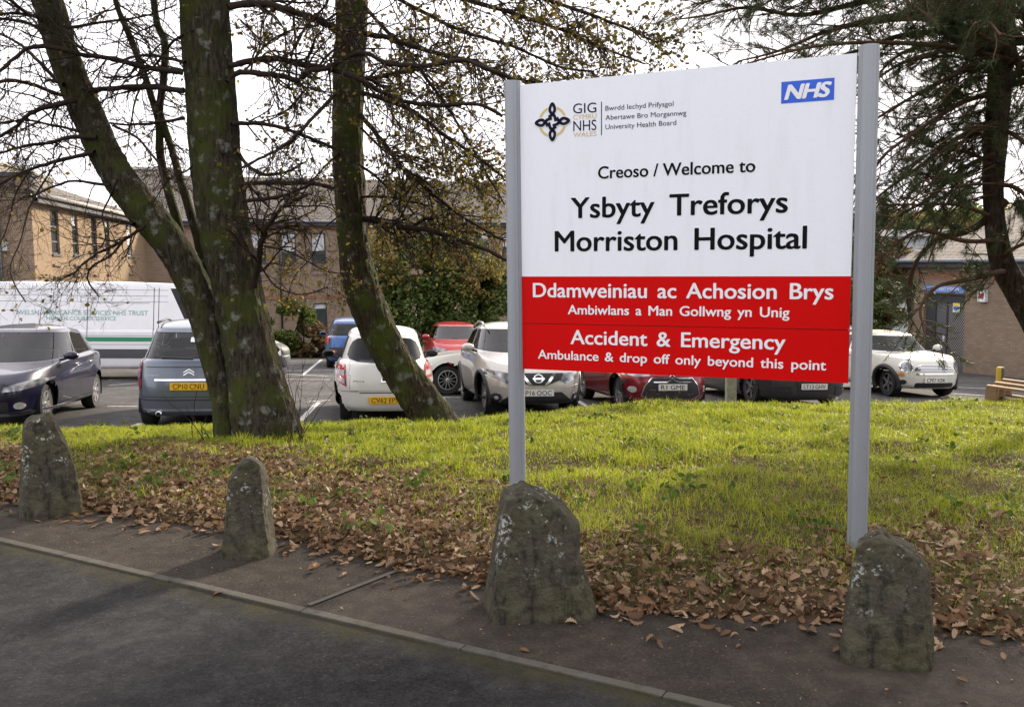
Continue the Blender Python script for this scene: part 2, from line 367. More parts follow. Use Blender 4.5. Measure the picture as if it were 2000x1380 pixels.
pline(1872, 756, 1960, 760, .09); pline(1860, 768, 1935, 773, .09)
pline(560, 724, 690, 722, .1); pline(560, 730, 640, 734, .09); pline(590, 733, 628, 702, .1); pline(212, 742, 270, 738, .1); pline(212, 752, 268, 748, .09); pline(560, 711, 625, 708, .09); pline(560, 740, 645, 741, .09)  # the middle far stripes are dappled sunlight, painted on as pale lines
for i in range(-6, 10):
    p = np.array([-3.0, 31.0]) + VG * 2.6 * i; line(p, p + UG * 5)
tag(mb.build('bay_lines_and_sun_stripes', M['line']), kind='structure')
# far kerb and planted verge
mb = MB(); a = on_park(300, 692); b = on_park(1000, 702)
d = np.array([1, .24, 0]); d /= np.linalg.norm(d); p0 = np.array([-9.2, 36.6, 0])
V = []; F = []; n_ = np.array([-d[1], d[0], 0])
for sft in np.linspace(-16, 40, 30):
    p = p0 + d * sft; z = park_z(p[0], p[1])
    for off, h in ((0, -.02), (0, .16), (.12, .16), (.125, .12), (5.5, .25)): q = p + n_ * off; V.append((q[0], q[1], z + h))
for i in range(29):
    for j in range(4): F.append((i * 5 + j, i * 5 + 5 + j, i * 5 + 6 + j, i * 5 + 1 + j))
fm = [0 if (i % 4) < 2 else 1 for i in range(len(F))]
tag(mk('far_verge', V, F, mats=[M['edging'], M['soil']], fm=fm), kind='structure')
# ================================================================ lettering
def text_mesh(body, shear=0.0, bold=0.0, spacing=1.0, wspace=1.0):
    cu = bpy.data.curves.new("lettering", 'FONT'); cu.body = body; cu.size = 1; cu.shear = shear; cu.offset = bold
    cu.space_character = spacing; cu.space_word = wspace; cu.resolution_u = 4; cu.fill_mode = 'BOTH'
    o = bpy.data.objects.new("lettering", cu); link(o); dg = bpy.context.evaluated_depsgraph_get(); dg.update()
    me = o.evaluated_get(dg).to_mesh()
    V = np.array([v.co for v in me.vertices])[:, :2]; F = [tuple(p.vertices) for p in me.polygons]
    o.evaluated_get(dg).to_mesh_clear(); bpy.data.objects.remove(o); bpy.data.curves.remove(cu)
    return V, F
CAPH = None
def cap_h():
    global CAPH
    if CAPH is None: V, F = text_mesh("H"); CAPH = V[:, 1].max()
    return CAPH
def place_text(mb, body, O, U, Vv, Nn, left, right, base, cap, lift=.0015, bold=0.0, **kw):
    """lettering on the plane O + u*U + v*V, from u=left to u=right, its baseline from base[0] to base[1]"""
    V, F = text_mesh(body, **kw); x0, x1 = V[:, 0].min(), V[:, 0].max(); sx = (right - left) / (x1 - x0); sy = cap / cap_h()
    u = left + (V[:, 0] - x0) * sx; b = base[0] + (base[1] - base[0]) * (u - left) / (right - left); vv = b + V[:, 1] * sy
    if np.dot(np.cross(U, Vv), Nn) < 0: F = [f[::-1] for f in F]
    for i, (a, b_) in enumerate(((-1, -.4), (1, .4), (-.35, .5), (.35, -.5)) if bold else ((0, 0),)):   # strokes thickened by overlaying shifted layers
        q = bold * cap / cap_h()
        mb.add(O[None] + (u + a * q)[:, None] * U[None] + (vv + b_ * q)[:, None] * Vv[None] + Nn[None] * (lift + .0002 * i), F)

# ================================================================ hospital sign
STL, STR, SBL, SBR = np.array([.066, 5.897, 2.750]), np.array([1.867, 5.076, 2.742]), np.array([.060, 5.900, .970]), np.array([1.861, 5.079, .962])
SO = SBL; SU = (SBR - SBL); SW = np.linalg.norm(SU); SU = SU / SW; SV = STL - SBL; SH = np.linalg.norm(SV); SV = SV / SH; SN = np.cross(SU, SV); SN /= np.linalg.norm(SN)
if SN[1] > 0: SN = -SN
def uv(x, y): p = on_plane(x, y, SO, SN) - SO; return float(p @ SU), float(p @ SV)
k = NM('sign_white'); v = k.pos('World'); f = k.noise(v, 190, 3, .7); g = k.noise(v, 30, 5); h = k.noise(k.pos('World', (1, 1, .15)), 14, 4)
c = k.mix(k.ramp(f, [(.58, 0), (.72, .4)]), (.79, .825, .89), (.42, .43, .44)); c = k.mix(k.ramp(g, [(.62, 0), (.82, .16)]), c, (.55, .55, .52)); c = k.mix(k.ramp(h, [(.5, 0), (.8, .12)]), c, (.4, .4, .35))
k.col(c); k.set(Roughness=.45, Specular_IOR_Level=.4); M['sign_white'] = k.m
M['sign_red'] = plain('sign_red', (.56, .0008, .001), .5, spec=.12, var=.06, scale=3)
M['ink'] = plain('sign_black', (.004, .004, .005), .6, var=.2, spec=.1); M['navy'] = plain('sign_navy', (.005, .005, .024), .6, spec=.15)
M['gold'] = plain('sign_gold', (.62, .47, .17), .5, var=.06); M['nhs_blue'] = plain('sign_blue', (.015, .10, .62), .45, var=.05)
M['letter_white'] = plain('letter_white', (.78, .80, .84), .5, var=.04, scale=20)
k = NM('post_aluminium'); v = k.pos('World'); f = k.noise(v, 240, 3); g = k.noise(k.pos('World', (1, 1, .2)), 9, 5)
c = k.mix(f, (.17, .185, .205), (.28, .30, .325)); c = k.mix(k.ramp(g, [(.55, 0), (.8, .4)]), c, (.2, .19, .15)); k.col(c); k.set(Roughness=.55, Metallic=.25); M['post'] = k.m
root = empty('hospital_sign', (SO + SU * SW / 2) * np.array([1, 1, 0]))
tag(root, 'large white and red hospital welcome sign on two grey posts', 'sign')
inv = Matrix.Translation(-Vector(root.location))
def signobj(mb_or_obj):
    o = mb_or_obj; o.parent = root; o.matrix_parent_inverse = Matrix.Translation(-Vector(root.location)); return o
def plate(name, u0, v0, u1, v1, front, mat, th=.022, skew=None):
    pts = skew or [(u0, v0), (u1, v0), (u1, v1), (u0, v1)]
    V = [SO + a * SU + b * SV + SN * front for a, b in pts] + [SO + a * SU + b * SV + SN * (front - th) for a, b in pts]
    F = [(0, 1, 2, 3), (7, 6, 5, 4)] + [(i + 4, (i + 1) % 4 + 4, (i + 1) % 4, i) for i in range(4)]
    return signobj(mk(name, V, F, mat))
vs = uv(1340, 539.5)[1]
sl, sr = uv(1018, 631)[1], uv(1660, 644)[1]
plate('white_panel', 0, vs, SW, SH, 0, M['sign_white'])
plate('red_panel', 0, 0, 0, 0, .002, M['sign_red'], skew=[(0, sl + .002), (SW, sr + .002), (SW, vs - .001), (0, vs - .001)])
plate('red_panel', 0, 0, 0, 0, .002, M['sign_red'], skew=[(0, 0), (SW, 0), (SW, sr - .002), (0, sl - .002)])
plate('panel_backing', .01, .01, SW - .01, SH - .01, -.024, M['post'], .02)
for uo, du in ((-.042, 1), (SW + .066, -1)):
    P = SO + SU * uo - SN * .012; mb = MB(); n = 64; rr = .0535
    prof = []
    for kk in range(n):
        a = 2 * math.pi * kk / n; r = rr
        for g_ in (0, 1, 2, 3):
            for off in (-.16, .16):
                dlt = (a - (g_ * math.pi / 2 + .3) - off + math.pi) % (2 * math.pi) - math.pi
                if abs(dlt) < .07: r -= .007 * (1 - abs(dlt) / .07)
        prof.append((math.cos(a) * r, math.sin(a) * r))
    zt = SO[2] + SH + .028; zb = float(bank_z(P[0], P[1])) - .25
    V = []
    for z, s in ((zb, 1), (zt - .004, 1), (zt, .96)):
        V += [(P[0] + x * s, P[1] + y * s, z) for x, y in prof]
    F = [(i * n + kk, i * n + (kk + 1) % n, (i + 1) * n + (kk + 1) % n, (i + 1) * n + kk) for i in range(2) for kk in range(n)] + [tuple(2 * n + kk for kk in range(n))]
    signobj(mk('post', V, F, M['post'], smooth=True, sharp=35))
def sline(name, body, mat, p0, p1, cap_px, front=0, **kw):
    u0, v0 = uv(*p0); u1, v1 = uv(*p1); um, vm = uv(p0[0], p0[1] - cap_px); mb = MB()
    place_text(mb, body, SO, SU, SV, SN, u0, u1, (v0, v1), vm - v0, lift=front + .0015, **kw)
    return signobj(mb.build(name, mat))
B = .020
sline('lettering', "Creoso / Welcome to", M['ink'], (1168.7, 349), (1474.7, 335.3), 23.2, bold=B)
sline('lettering', "Ysbyty Treforys", M['ink'], (1116, 426), (1537.6, 414.5), 39, bold=B, wspace=1.7)
sline('lettering', "Morriston Hospital", M['ink'], (1084.7, 490.7), (1574.6, 484.8), 39, bold=B, wspace=1.5)
sline('lettering', "Ddamweiniau ac Achosion Brys", M['letter_white'], (1042, 579.8), (1627, 584), 27, .002, bold=B, wspace=1.5)
sline('lettering', "Ambiwlans a Man Gollwng yn Unig", M['letter_white'], (1109.8, 613.2), (1541.8, 619.3), 17.6, .002, bold=B, wspace=1.5)
sline('lettering', "Accident & Emergency", M['letter_white'], (1115.2, 671), (1533.5, 682.3), 26.5, .002, bold=B, wspace=1.5)
sline('lettering', "Ambulance & drop off only beyond this point", M['letter_white'], (1051.5, 699.6), (1613, 722.5), 16.8, .002, bold=B, wspace=1.5)
sline('lettering', "GIG", M['navy'], (1119.5, 222), (1165, 219.5), 19)
sline('lettering', "CYMRU", M['gold'], (1120, 233.8), (1165, 231), 9)
sline('lettering', "NHS", M['navy'], (1120, 256.5), (1165, 254), 20)
sline('lettering', "WALES", M['gold'], (1120, 268.2), (1165, 265.2), 9)
sline('lettering', "Bwrdd Iechyd Prifysgol", M['navy'], (1182.8, 216.5), (1315.6, 207), 9.4)
sline('lettering', "Abertawe Bro Morgannwg", M['navy'], (1182.8, 234.5), (1340.8, 225), 9.4)
sline('lettering', "University Health Board", M['navy'], (1182.8, 252.9), (1321, 244), 9.4)
ua, va = uv(1175, 264); ub, vb = uv(1175, 199); plate('divider_line', ua - .0025, va, ua + .0025, vb, .0015, M['navy'], .001)
q = [uv(1525.8, 202.8), uv(1629.4, 194.7), uv(1630, 151.8), uv(1526.5, 160.3)]
u0 = (q[0][0] + q[3][0]) / 2; u1 = (q[1][0] + q[2][0]) / 2; v0 = (q[0][1] + q[1][1]) / 2; v1 = (q[2][1] + q[3][1]) / 2
plate('blue_badge', u0, v0, u1, v1, .0015, M['nhs_blue'], .001)
mb = MB(); place_text(mb, "NHS", SO, SU, SV, SN, u0 + .022, u1 - .018, (v0 + .021,) * 2, (v1 - v0) - .042, lift=.003, shear=.22, bold=.05, spacing=.92)
signobj(mb.build('lettering', M['letter_white']))
# interlaced knot emblem: gold ring, four navy loops round a ring of links
cu_, cv_ = uv(1079.2, 238.3); rad_k = abs(uv(1079.2, 200.6)[1] - cv_)
def band(mb, pts, wd, lift, closed=False):
    P = np.array(pts, float); n = len(P)
    T = (np.roll(P, -1, 0) - np.roll(P, 1, 0)) if closed else np.gradient(P, axis=0)
    T /= np.linalg.norm(T, axis=1)[:, None]; Nn = np.stack([-T[:, 1], T[:, 0]], -1); wd = np.broadcast_to(wd, (n,))[:, None] / 2
    L = P + Nn * wd; Rr = P - Nn * wd
    to3 = lambda q: SO[None] + (cu_ + q[:, :1] * rad_k) * SU[None] + (cv_ + q[:, 1:] * rad_k) * SV[None] + SN[None] * lift
    V = np.concatenate([to3(L), to3(Rr)]); m = n if closed else n - 1
    mb.add(V, [(i, n + i, n + (i + 1) % n, (i + 1) % n) for i in range(m)])
mb = MB(); a = np.linspace(0, 2 * np.pi, 73)[:-1]; band(mb, np.stack([np.cos(a), np.sin(a)], -1) * .74, .13, .0012, True); signobj(mb.build('emblem_ring', M['gold']))
mbw = MB(); mbn = MB()
for r4 in range(4):
    th = r4 * math.pi / 2; c_, s_ = math.cos(th), math.sin(th); rot = lambda P: np.stack([P[:, 0] * c_ - P[:, 1] * s_, P[:, 0] * s_ + P[:, 1] * c_], -1)
    loop = np.array([(.20, .02), (.12, .30), (-.06, .46), (-.14, .60), (-.12, .76), (0, .94), (.12, .76), (.14, .60), (.06, .46), (-.06, .34), (-.22, .26)])
    t = np.linspace(0, len(loop) - 1, 60); i0 = np.clip(t.astype(int), 0, len(loop) - 2); f_ = t - i0
    pm = loop[np.clip(i0 - 1, 0, None)]; pa = loop[i0]; pb = loop[i0 + 1]; pc = loop[np.clip(i0 + 2, None, len(loop) - 1)]; f_ = f_[:, None]
    P = .5 * (2 * pa + (pb - pm) * f_ + (2 * pm - 5 * pa + 4 * pb - pc) * f_ ** 2 + (3 * pa - pm - 3 * pb + pc) * f_ ** 3)
    band(mbw, rot(P), .24, .0016 + r4 * .0003); band(mbn, rot(P), .16, .0030 + r4 * .0003)
signobj(mbw.build('emblem_outline', M['letter_white'])); signobj(mbn.build('emblem_knot', M['navy']))

# ================================================================ boundary stones
k = NM('sandstone_lichen'); v = k.pos('Object'); n1 = k.noise(v, 7, 6, .65); n2 = k.noise(v, 45, 5, .7); n3 = k.noise(v, 4.5, 4)
c = k.mix(n1, (.008, .0075, .006), (.060, .050, .030)); c = k.mix(n2, c, k.mix(.5, c, (.12, .11, .085)))
c = k.mix(k.ramp(n3, [(.46, 0), (.68, .6)]), c, (.050, .047, .017))
hz_ = k.n('SeparateXYZ'); k.l(v, hz_.inputs[0]); hh = k.ramp(hz_.outputs['Z'], [(.12, .0), (.40, 1)])
crk = k.ramp(k.noise(k.pos('Object', (1, 1, .3)), 26, 6, .65), [(.38, .7), (.50, 0)]); c = k.mix(crk, c, (.008, .008, .006))
c = k.mix(k.ramp(k.noise(v, 11, 6, .7), [(.5, 0), (.62, .5)]), c, (.095, .092, .058))
la = k.ramp(k.noise(v, 9, 3, .5), [(.58, 0), (.64, 1)]); lb = k.ramp(k.noise(v, 55, 5, .65), [(.50, 0), (.58, 1)]); lc = k.ramp(k.noise(v, 26, 2), [(.65, 0), (.68, .9)])
m1 = k.n('Math', _operation='MULTIPLY'); k.l(la, m1.inputs[0]); k.l(lb, m1.inputs[1]); mxx = k.n('Math', _operation='MAXIMUM'); k.l(m1.outputs[0], mxx.inputs[0]); m4 = k.n('Math', _operation='MULTIPLY'); k.l(lc, m4.inputs[0]); k.l(lb, m4.inputs[1]); k.l(m4.outputs[0], mxx.inputs[1])
m3 = k.n('Math', _operation='MULTIPLY'); k.l(mxx.outputs[0], m3.inputs[0]); k.l(hh, m3.inputs[1])
c = k.mix(m3.outputs[0], c, (.36, .38, .36)); k.col(c); k.set(Roughness=.92, Specular_IOR_Level=.25); k.bump(k.mix(.5, n2, k.noise(v, 14, 6, .7)), .03, 1.0); M['stone'] = k.m
def stone(px, yb, Lp, Rp, depth, yaw, seed, label, cut=None):
    base = atZ(px, yb, 0); D = base[1]
    sc1 = (D + depth * .3) / FPX * 1.02; H = max(yb - p[1] for p in Lp + Rp) * sc1 * .94
    hL = np.array([((yb - y) * sc1 * .94, (x - px) * sc1) for x, y in sorted(Lp, key=lambda p: -p[1])]); hR = np.array([((yb - y) * sc1 * .94, (x - px) * sc1) for x, y in sorted(Rp, key=lambda p: -p[1])])
    rs = random.Random(int(seed * 10)); N, K = 72, 60; V = []
    # worn cleavage planes that flatten the sides: direction round the stone, tilt, distance
    cuts = [(rs.uniform(0, 6.283), rs.uniform(-.15, .22), rs.uniform(.74, .93)) for _ in range(13)] + [(-1.6 + rs.uniform(-.3, .3), .12, .78), (-.8, .2, .86)]
    for j in range(K):
        t = j / (K - 1); h = H * t; l = np.interp(h, hL[:, 0], hL[:, 1]); r = np.interp(h, hR[:, 0], hR[:, 1])
        top = 1 - max(0, (t - .95) / .05) ** 2 * .45
        c0 = (l + r) / 2; w0 = (r - l) / 2 * top; d0 = depth / 2 * (1 - .42 * t) * top
        for i in range(N):
            a = 2 * math.pi * i / N; e = .55
            ux = math.copysign(abs(math.cos(a)) ** e, math.cos(a)); uy = math.copysign(abs(math.sin(a)) ** e, math.sin(a))
            for ca, tl, cd in cuts:                      # clip the outline by each plane
                g = ux * math.cos(ca) + uy * math.sin(ca) + tl * (t - .5)
                lim = cd * (abs(math.cos(ca)) ** .9 + abs(math.sin(ca)) ** .9)
                if g > lim: ux -= (g - lim) * math.cos(ca) * .9; uy -= (g - lim) * math.sin(ca) * .9
            x = c0 + w0 * ux; y = d0 * uy + .06 * t
            q = Vector((x * 5 + seed, y * 5, h * 5)); st = Vector((x * 9 + seed, y * 9, h * 2.4))
            n0 = noise.noise(q * .7) * .022 + noise.noise(q * 2.3) * .006 + (abs(noise.noise(st)) - .25) * .014 + noise.noise(q * 6) * .006 + noise.noise(q * 15) * .004
            rr = math.hypot(ux, uy) + 1e-6
            V.append((x + ux / rr * n0, y + uy / rr * n0, h + (noise.noise(Vector((x * 9 + seed, y * 9, 2.0))) * .035 + noise.noise(Vector((x * 22, y * 22, seed))) * .012) * t ** 3 - .03 * (j == 0)))
    F = [(j * N + i, j * N + (i + 1) % N, (j + 1) * N + (i + 1) % N, (j + 1) * N + i) for j in range(K - 1) for i in range(N)]
    ct = np.mean(V[-N:], axis=0); V.append(tuple(ct + np.array([0, 0, .004]))); F += [((K - 1) * N + i, (K - 1) * N + (i + 1) % N, len(V) - 1) for i in range(N)]
    o = mk('boundary_stone', V, F, M['stone'], smooth=True, sharp=38)
    o.location = (base[0] * (D + depth * .42) / D, D + depth * .42, 0); o.rotation_euler = (0, 0, -math.atan2(base[0], D) * 1.0 + yaw)
    return tag(o, label, 'stone', 'rough stones along the footway')
stone(105, 1012, [(46, 1012), (55, 900), (60, 830), (76, 806)], [(166, 1012), (160, 950), (148, 905), (131, 850), (118, 808)], .34, .12, 1.0, 'tall mossy boundary stone with a square top below the navy car')
stone(488, 1090, [(433, 1090), (443, 1000), (450, 935), (485, 893)], [(543, 1090), (531, 1000), (523, 940), (516, 906), (502, 892)], .26, -.15, 5.0, 'narrow pointed boundary stone standing in front of the leaves')
stone(1052, 1218, [(941, 1210), (955, 1080), (965, 990), (984, 958)], [(1166, 1222), (1153, 1150), (1138, 1090), (1136, 1035), (1100, 982), (1052, 962)], .40, .1, 9.0, 'broad lichen spotted stone in front of the left sign post')
stone(1726, 1306, [(1633, 1300), (1645, 1190), (1657, 1080), (1688, 1050)], [(1820, 1306), (1812, 1200), (1806, 1120), (1780, 1075), (1742, 1050)], .34, 0, 14.0, 'lichen streaked stone in front of the right sign post')
# ================================================================ buildings
def brick(name, c1, c2, mort, s=1.0, bump=.004):
    k = NM(name); v = k.pos('UV'); b = k.n('TexBrick', Scale=1.0, Mortar_Size=.006, Brick_Width=.225, Row_Height=.075, Mortar_Smooth=.2, Bias=0.0)
    b.offset = .5; k.l(v, b.inputs['Vector']); b.inputs['Color1'].default_value = (*c1, 1); b.inputs['Color2'].default_value = (*c2, 1); b.inputs['Mortar'].default_value = (*mort, 1)
    w_ = k.pos('World'); n1 = k.noise(w_, .7, 5); n2 = k.noise(w_, 25, 4)
    c = k.mix(k.ramp(n1, [(.35, 0), (.75, .45)]), b.outputs['Color'], tuple(x * .55 for x in c1)); c = k.mix(n2, c, k.mix(.45, c, tuple(x * .6 for x in c2)))
    k.col(c); k.set(Roughness=.9, Specular_IOR_Level=.2); iv = k.n('Math', _operation='SUBTRACT'); iv.inputs[0].default_value = 1; k.l(b.outputs['Fac'], iv.inputs[1]); k.bump(iv.outputs[0], bump, .8); return k.m
M['buff_brick'] = brick('buff_brick', (.31, .22, .14), (.24, .165, .10), (.29, .24, .18))
M['brown_brick'] = brick('brown_brick', (.32, .24, .175), (.24, .178, .128), (.15, .125, .10))
M['red_band'] = plain('red_brick_band', (.24, .12, .075), .9, var=.25, scale=9)
def tiles(name, c1, c2, row):
    k = NM(name); v = k.pos('UV'); b = k.n('TexBrick', Scale=1.0, Mortar_Size=.035, Brick_Width=.33, Row_Height=row, Mortar_Smooth=.3)
    b.offset = .5; k.l(v, b.inputs['Vector']); b.inputs['Color1'].default_value = (*c1, 1); b.inputs['Color2'].default_value = (*c2, 1); b.inputs['Mortar'].default_value = (.02, .017, .015, 1)
    n1 = k.noise(k.pos('World'), .9, 5); k.col(k.mix(k.ramp(n1, [(.4, 0), (.7, .5)]), b.outputs['Color'], (.10, .095, .06))); k.set(Roughness=.85)
    iv = k.n('Math', _operation='SUBTRACT'); iv.inputs[0].default_value = 1; k.l(b.outputs['Fac'], iv.inputs[1]); k.bump(iv.outputs[0], .03); return k.m
M['tiles'] = tiles('roof_tiles', (.17, .135, .115), (.105, .085, .074), .21); M['tiles_big'] = tiles('interlocking_tiles', (.15, .115, .10), (.10, .075, .068), .30)
M['dark_trim'] = plain('dark_trim', (.035, .036, .042), .55); M['grey_trim'] = plain('grey_gutter', (.22, .235, .26), .5); M['white_trim'] = plain('white_frame', (.62, .62, .62), .5)
M['pale_trim'] = plain('pale_fascia', (.42, .39, .34), .7)
k = NM('window_glass'); n1 = k.noise(k.pos('World'), 1.5, 2); k.col(k.mix(n1, (.02, .025, .03), (.05, .06, .065))); k.set(Roughness=.05, IOR=1.9); M['bglass'] = k.m
M['blind'] = plain('window_blind', (.45, .47, .5), .7)
def uvquad(name, P, mat, parent, uvs, F=None):
    o = mk(name, P, F or [tuple(range(len(P)))], mat, parent); uvl = o.data.uv_layers.new(name='UVMap')
    for lp in o.data.loops: uvl.data[lp.index].uv = uvs[lp.vertex_index]
    return o
class Wall:
    """vertical wall plane through p along direction d (unit, horizontal); s metres along, z up; out = normal towards us"""
    def __init__(s, p, d):
        s.p = np.array([p[0], p[1], 0.0]); s.d = np.array([d[0], d[1], 0.0]); s.d /= np.linalg.norm(s.d); n = np.array([s.d[1], -s.d[0], 0]); s.n = n if n @ (EYE * [1, 1, 0] - s.p) > 0 else -n
    def at(s, a, z, off=0.0): return s.p + s.d * a + s.n * off + np.array([0, 0, z])
    def px(s, x, y): q = on_plane(x, y, s.p, s.n); return float((q - s.p) @ s.d), float(q[2])
def wall_mesh(W, s0, s1, z0f, z1, holes, mat, parent, rev=.11, name='wall', back=.3):
    """brick wall with real window openings (s0,s1,z0,z1) and reveals"""
    ss = sorted({s0, s1, *[h[0] for h in holes], *[h[1] for h in holes]}); zz = sorted({z1, *[h[2] for h in holes], *[h[3] for h in holes]})
    z0 = lambda a: z0f(*(W.at(a, 0)[:2]))
    V = []; F = []; uvs = []
    def quad(pts, u): n = len(V); V.extend(pts); uvs.extend(u); F.append((n, n + 1, n + 2, n + 3))
    for i in range(len(ss) - 1):
        a, b = ss[i], ss[i + 1]; lo = [(z0(a), z0(b))] + [(z, z) for z in zz]
        for j in range(len(lo) - 1):
            (za, zb), (zc, zd) = lo[j], lo[j + 1]; cz = (max(za, zb) + zc) / 2; ca = (a + b) / 2
            if any(h[0] < ca < h[1] and h[2] < cz < h[3] for h in holes): continue
            quad([W.at(a, za), W.at(b, zb), W.at(b, zd), W.at(a, zc)], [(a, za), (b, zb), (b, zd), (a, zc)])
    for a, b, c, d in holes:
        for (p, q) in (((a, c), (a, d)), ((b, d), (b, c)), ((a, d), (b, d)), ((b, c), (a, c))):
            quad([W.at(*p), W.at(*p, -rev), W.at(*q, -rev), W.at(*q)], [(p[0], p[1]), (p[0] + rev, p[1]), (q[0] + rev, q[1]), (q[0], q[1])])
    return uvquad(name, V, mat, parent, uvs, F)
def window(W, h, parent, glass='bglass', bars=(.33,), rev=.09, blind=None, fr='white_trim'):
    a, b, c, d = h; mb = MB(); Mx = Matrix(((W.d[0], -W.n[0], 0, W.p[0]), (W.d[1], -W.n[1], 0, W.p[1]), (0, 0, 1, 0), (0, 0, 0, 1)))
    t = .055
    for lo, hi in (((a, rev - .03, c), (a + t, rev + .02, d)), ((b - t, rev - .03, c), (b, rev + .02, d)), ((a + t, rev - .03, d - t), (b - t, rev + .02, d)), ((a + t, rev - .03, c), (b - t, rev + .02, c + t))): mb.box(lo, hi, Mx)
    for f in bars: z = c + (d - c) * f; mb.box((a + t, rev - .028, z - .03), (b - t, rev + .018, z + .03), Mx)
    w_ = mb.build('window', M[fr], parent)
    mk('pane', [W.at(a + t, c + t, -rev), W.at(b - t, c + t, -rev), W.at(b - t, d - t, -rev), W.at(a + t, d - t, -rev)], [(0, 1, 2, 3)], M[glass], w_)
    mb = MB(); mb.box((a - .04, -.05, c - .07), (b + .04, rev - .035, c - .004), Mx); mb.build('sill', M['dark_trim'], w_)
    if blind: z = d - (d - c) * blind; mk('blind', [W.at(a + t, z, -rev + .012), W.at(b - t, z, -rev + .012), W.at(b - t, d - t, -rev + .012), W.at(a + t, d - t, -rev + .012)], [(0, 1, 2, 3)], M['blind'], w_)
def roof_plane(W, s0, s1, ze, run, rise, mat, parent, over=.35, name='roof'):
    e0, e1 = W.at(s0 - .3, ze, over), W.at(s1 + .3, ze, over); r0, r1 = W.at(s0 - .3, ze + rise, -run), W.at(s1 + .3, ze + rise, -run)
    L = math.hypot(run + over, rise); dz = np.array([0, 0, -.12])
    P = [e0, e1, r1, r0, e0 + dz, e1 + dz, r1 + dz, r0 + dz]; U = [(s0, 0), (s1, 0), (s1, L), (s0, L)] * 2
    return uvquad(name, P, mat, parent, U, [(0, 1, 2, 3), (7, 6, 5, 4), (0, 4, 5, 1), (1, 5, 6, 2), (2, 6, 7, 3), (3, 7, 4, 0)])
def gutter(W, s0, s1, z, parent, mat='grey_trim', off=.38):
    mb = MB(); mb.tube([W.at(s0 - .3, z, off), W.at(s1 + .3, z, off)], .065, 10); mb.build('gutter', M[mat], parent, True)
    mb = MB(); Mx = Matrix(((W.d[0], -W.n[0], 0, W.p[0]), (W.d[1], -W.n[1], 0, W.p[1]), (0, 0, 1, 0), (0, 0, 0, 1)))
    mb.box((s0 - .3, -.30, z - .22), (s1 + .3, -.27, z - .03), Mx); mb.box((s0 - .3, -.27, z - .22), (s1 + .3, -.003, z - .19), Mx); mb.build('fascia', M['dark_trim'], parent)
EAVE = 3.82
bld = empty('hospital_building', (-15, 40, park_z(-15, 40))); tag(bld, 'two storey brick hospital block with tiled roofs behind the ambulance van', 'building')
bld_inv = Matrix.Translation(-Vector(bld.location))
k0 = atY(60, 388, 28.0); UW = np.array([-.18, .98]); UW /= np.linalg.norm(UW)
WL = Wall(k0, UW)                                        # sunlit wing wall, running away from us
zf = lambda x, y: park_z(x, y) - .1
pB = atY(480, 432, 45.8); dB = np.array([1.0, .40]); dB /= np.linalg.norm(dB)
A2 = np.array([[UW[0], -dB[0]], [UW[1], -dB[1]]]); ts_ = np.linalg.solve(A2, pB[:2] - k0[:2]); LW = float(ts_[0]); jn = k0[:2] + UW * LW
WB = Wall(jn, dB)
holes = []
for xa, xb, yt, yb in ((101, 117, 408, 495), (143, 153, 416, 498), (182, 188, 424, 502), (206, 215, 430, 502), (249, 258, 440, 507), (281, 291, 448, 511)):
    a = WL.px(xa, 480)[0]; b = WL.px(xb, 480)[0]; m = (a + b) / 2; wd = max(.75, (b - a)); zt = WL.px(108, 410)[1]; holes.append((m - wd / 2, m + wd / 2, WL.px(108, 496)[1], zt))
for i in range(len(holes) - 1):
    if holes[i][1] > holes[i + 1][0] - .3: holes[i + 1] = (holes[i][1] + .5, holes[i][1] + 1.25, *holes[i + 1][2:])
hh = [h for h in holes if h[1] < LW - .2]
wall_mesh(WL, 0, LW, zf, EAVE, hh, M['buff_brick'], bld)
for i, h in enumerate(hh):
    window(WL, h, bld, bars=(.28, .62), blind=(.0, .3, .0, .2, .65, .0)[i], fr='dark_trim' if i != 4 else 'white_trim')
    for dz in (.32, .70):
        mb = MB(); Mx = Matrix(((WL.d[0], -WL.n[0], 0, WL.p[0]), (WL.d[1], -WL.n[1], 0, WL.p[1]), (0, 0, 1, 0), (0, 0, 0, 1)))
        mb.box((h[0], -.07, h[2] - dz - .07), (h[1], -.003, h[2] - dz), Mx); mb.build('brick_ledge', M['buff_brick'], bld)
gutter(WL, 0, LW - .4, EAVE, bld, 'pale_trim'); roof_plane(WL, 0, LW - .3, EAVE + .06, 4.6, 1.75, M['tiles'], bld)
WE = Wall(k0 - np.array([*(-VG * -7.5), 0]) * 1.0, VG)   # end wall of the wing, facing us in shade
wall_mesh(WE, 0, 7.5, zf, EAVE + .55, [], M['brown_brick'], bld, name='end_wall')
mb = MB(); Mx = Matrix(((WE.d[0], -WE.n[0], 0, WE.p[0]), (WE.d[1], -WE.n[1], 0, WE.p[1]), (0, 0, 1, 0), (0, 0, 0, 1)))
mb.box((0, -.04, EAVE - .12), (7.46, -.003, EAVE + .06), Mx); mb.build('brick_band', M['buff_brick'], bld)
mb = MB(); mb.box((-.1, -.1, EAVE + .555), (7.6, .4, EAVE + .68), Mx); mb.build('coping', M['dark_trim'], bld)
mb = MB(); a = atY(5, 540, 27.6); mb.tube([(a[0] - .1, a[1], park_z(a[0], a[1])), (a[0] - .1, a[1], EAVE + .6)], .12, 10); mb.build('downpipe', M['dark_trim'], bld, True)
a = WE.px(6, 481); mb = MB(); mb.box((a[0] - .2, -.16, a[1] - .14), (a[0] + .15, -.003, a[1] + .12), Mx, .02); mb.build('white_sign_box', M['white_trim'], bld)  # small white wall sign built as a plain box, not a lamp
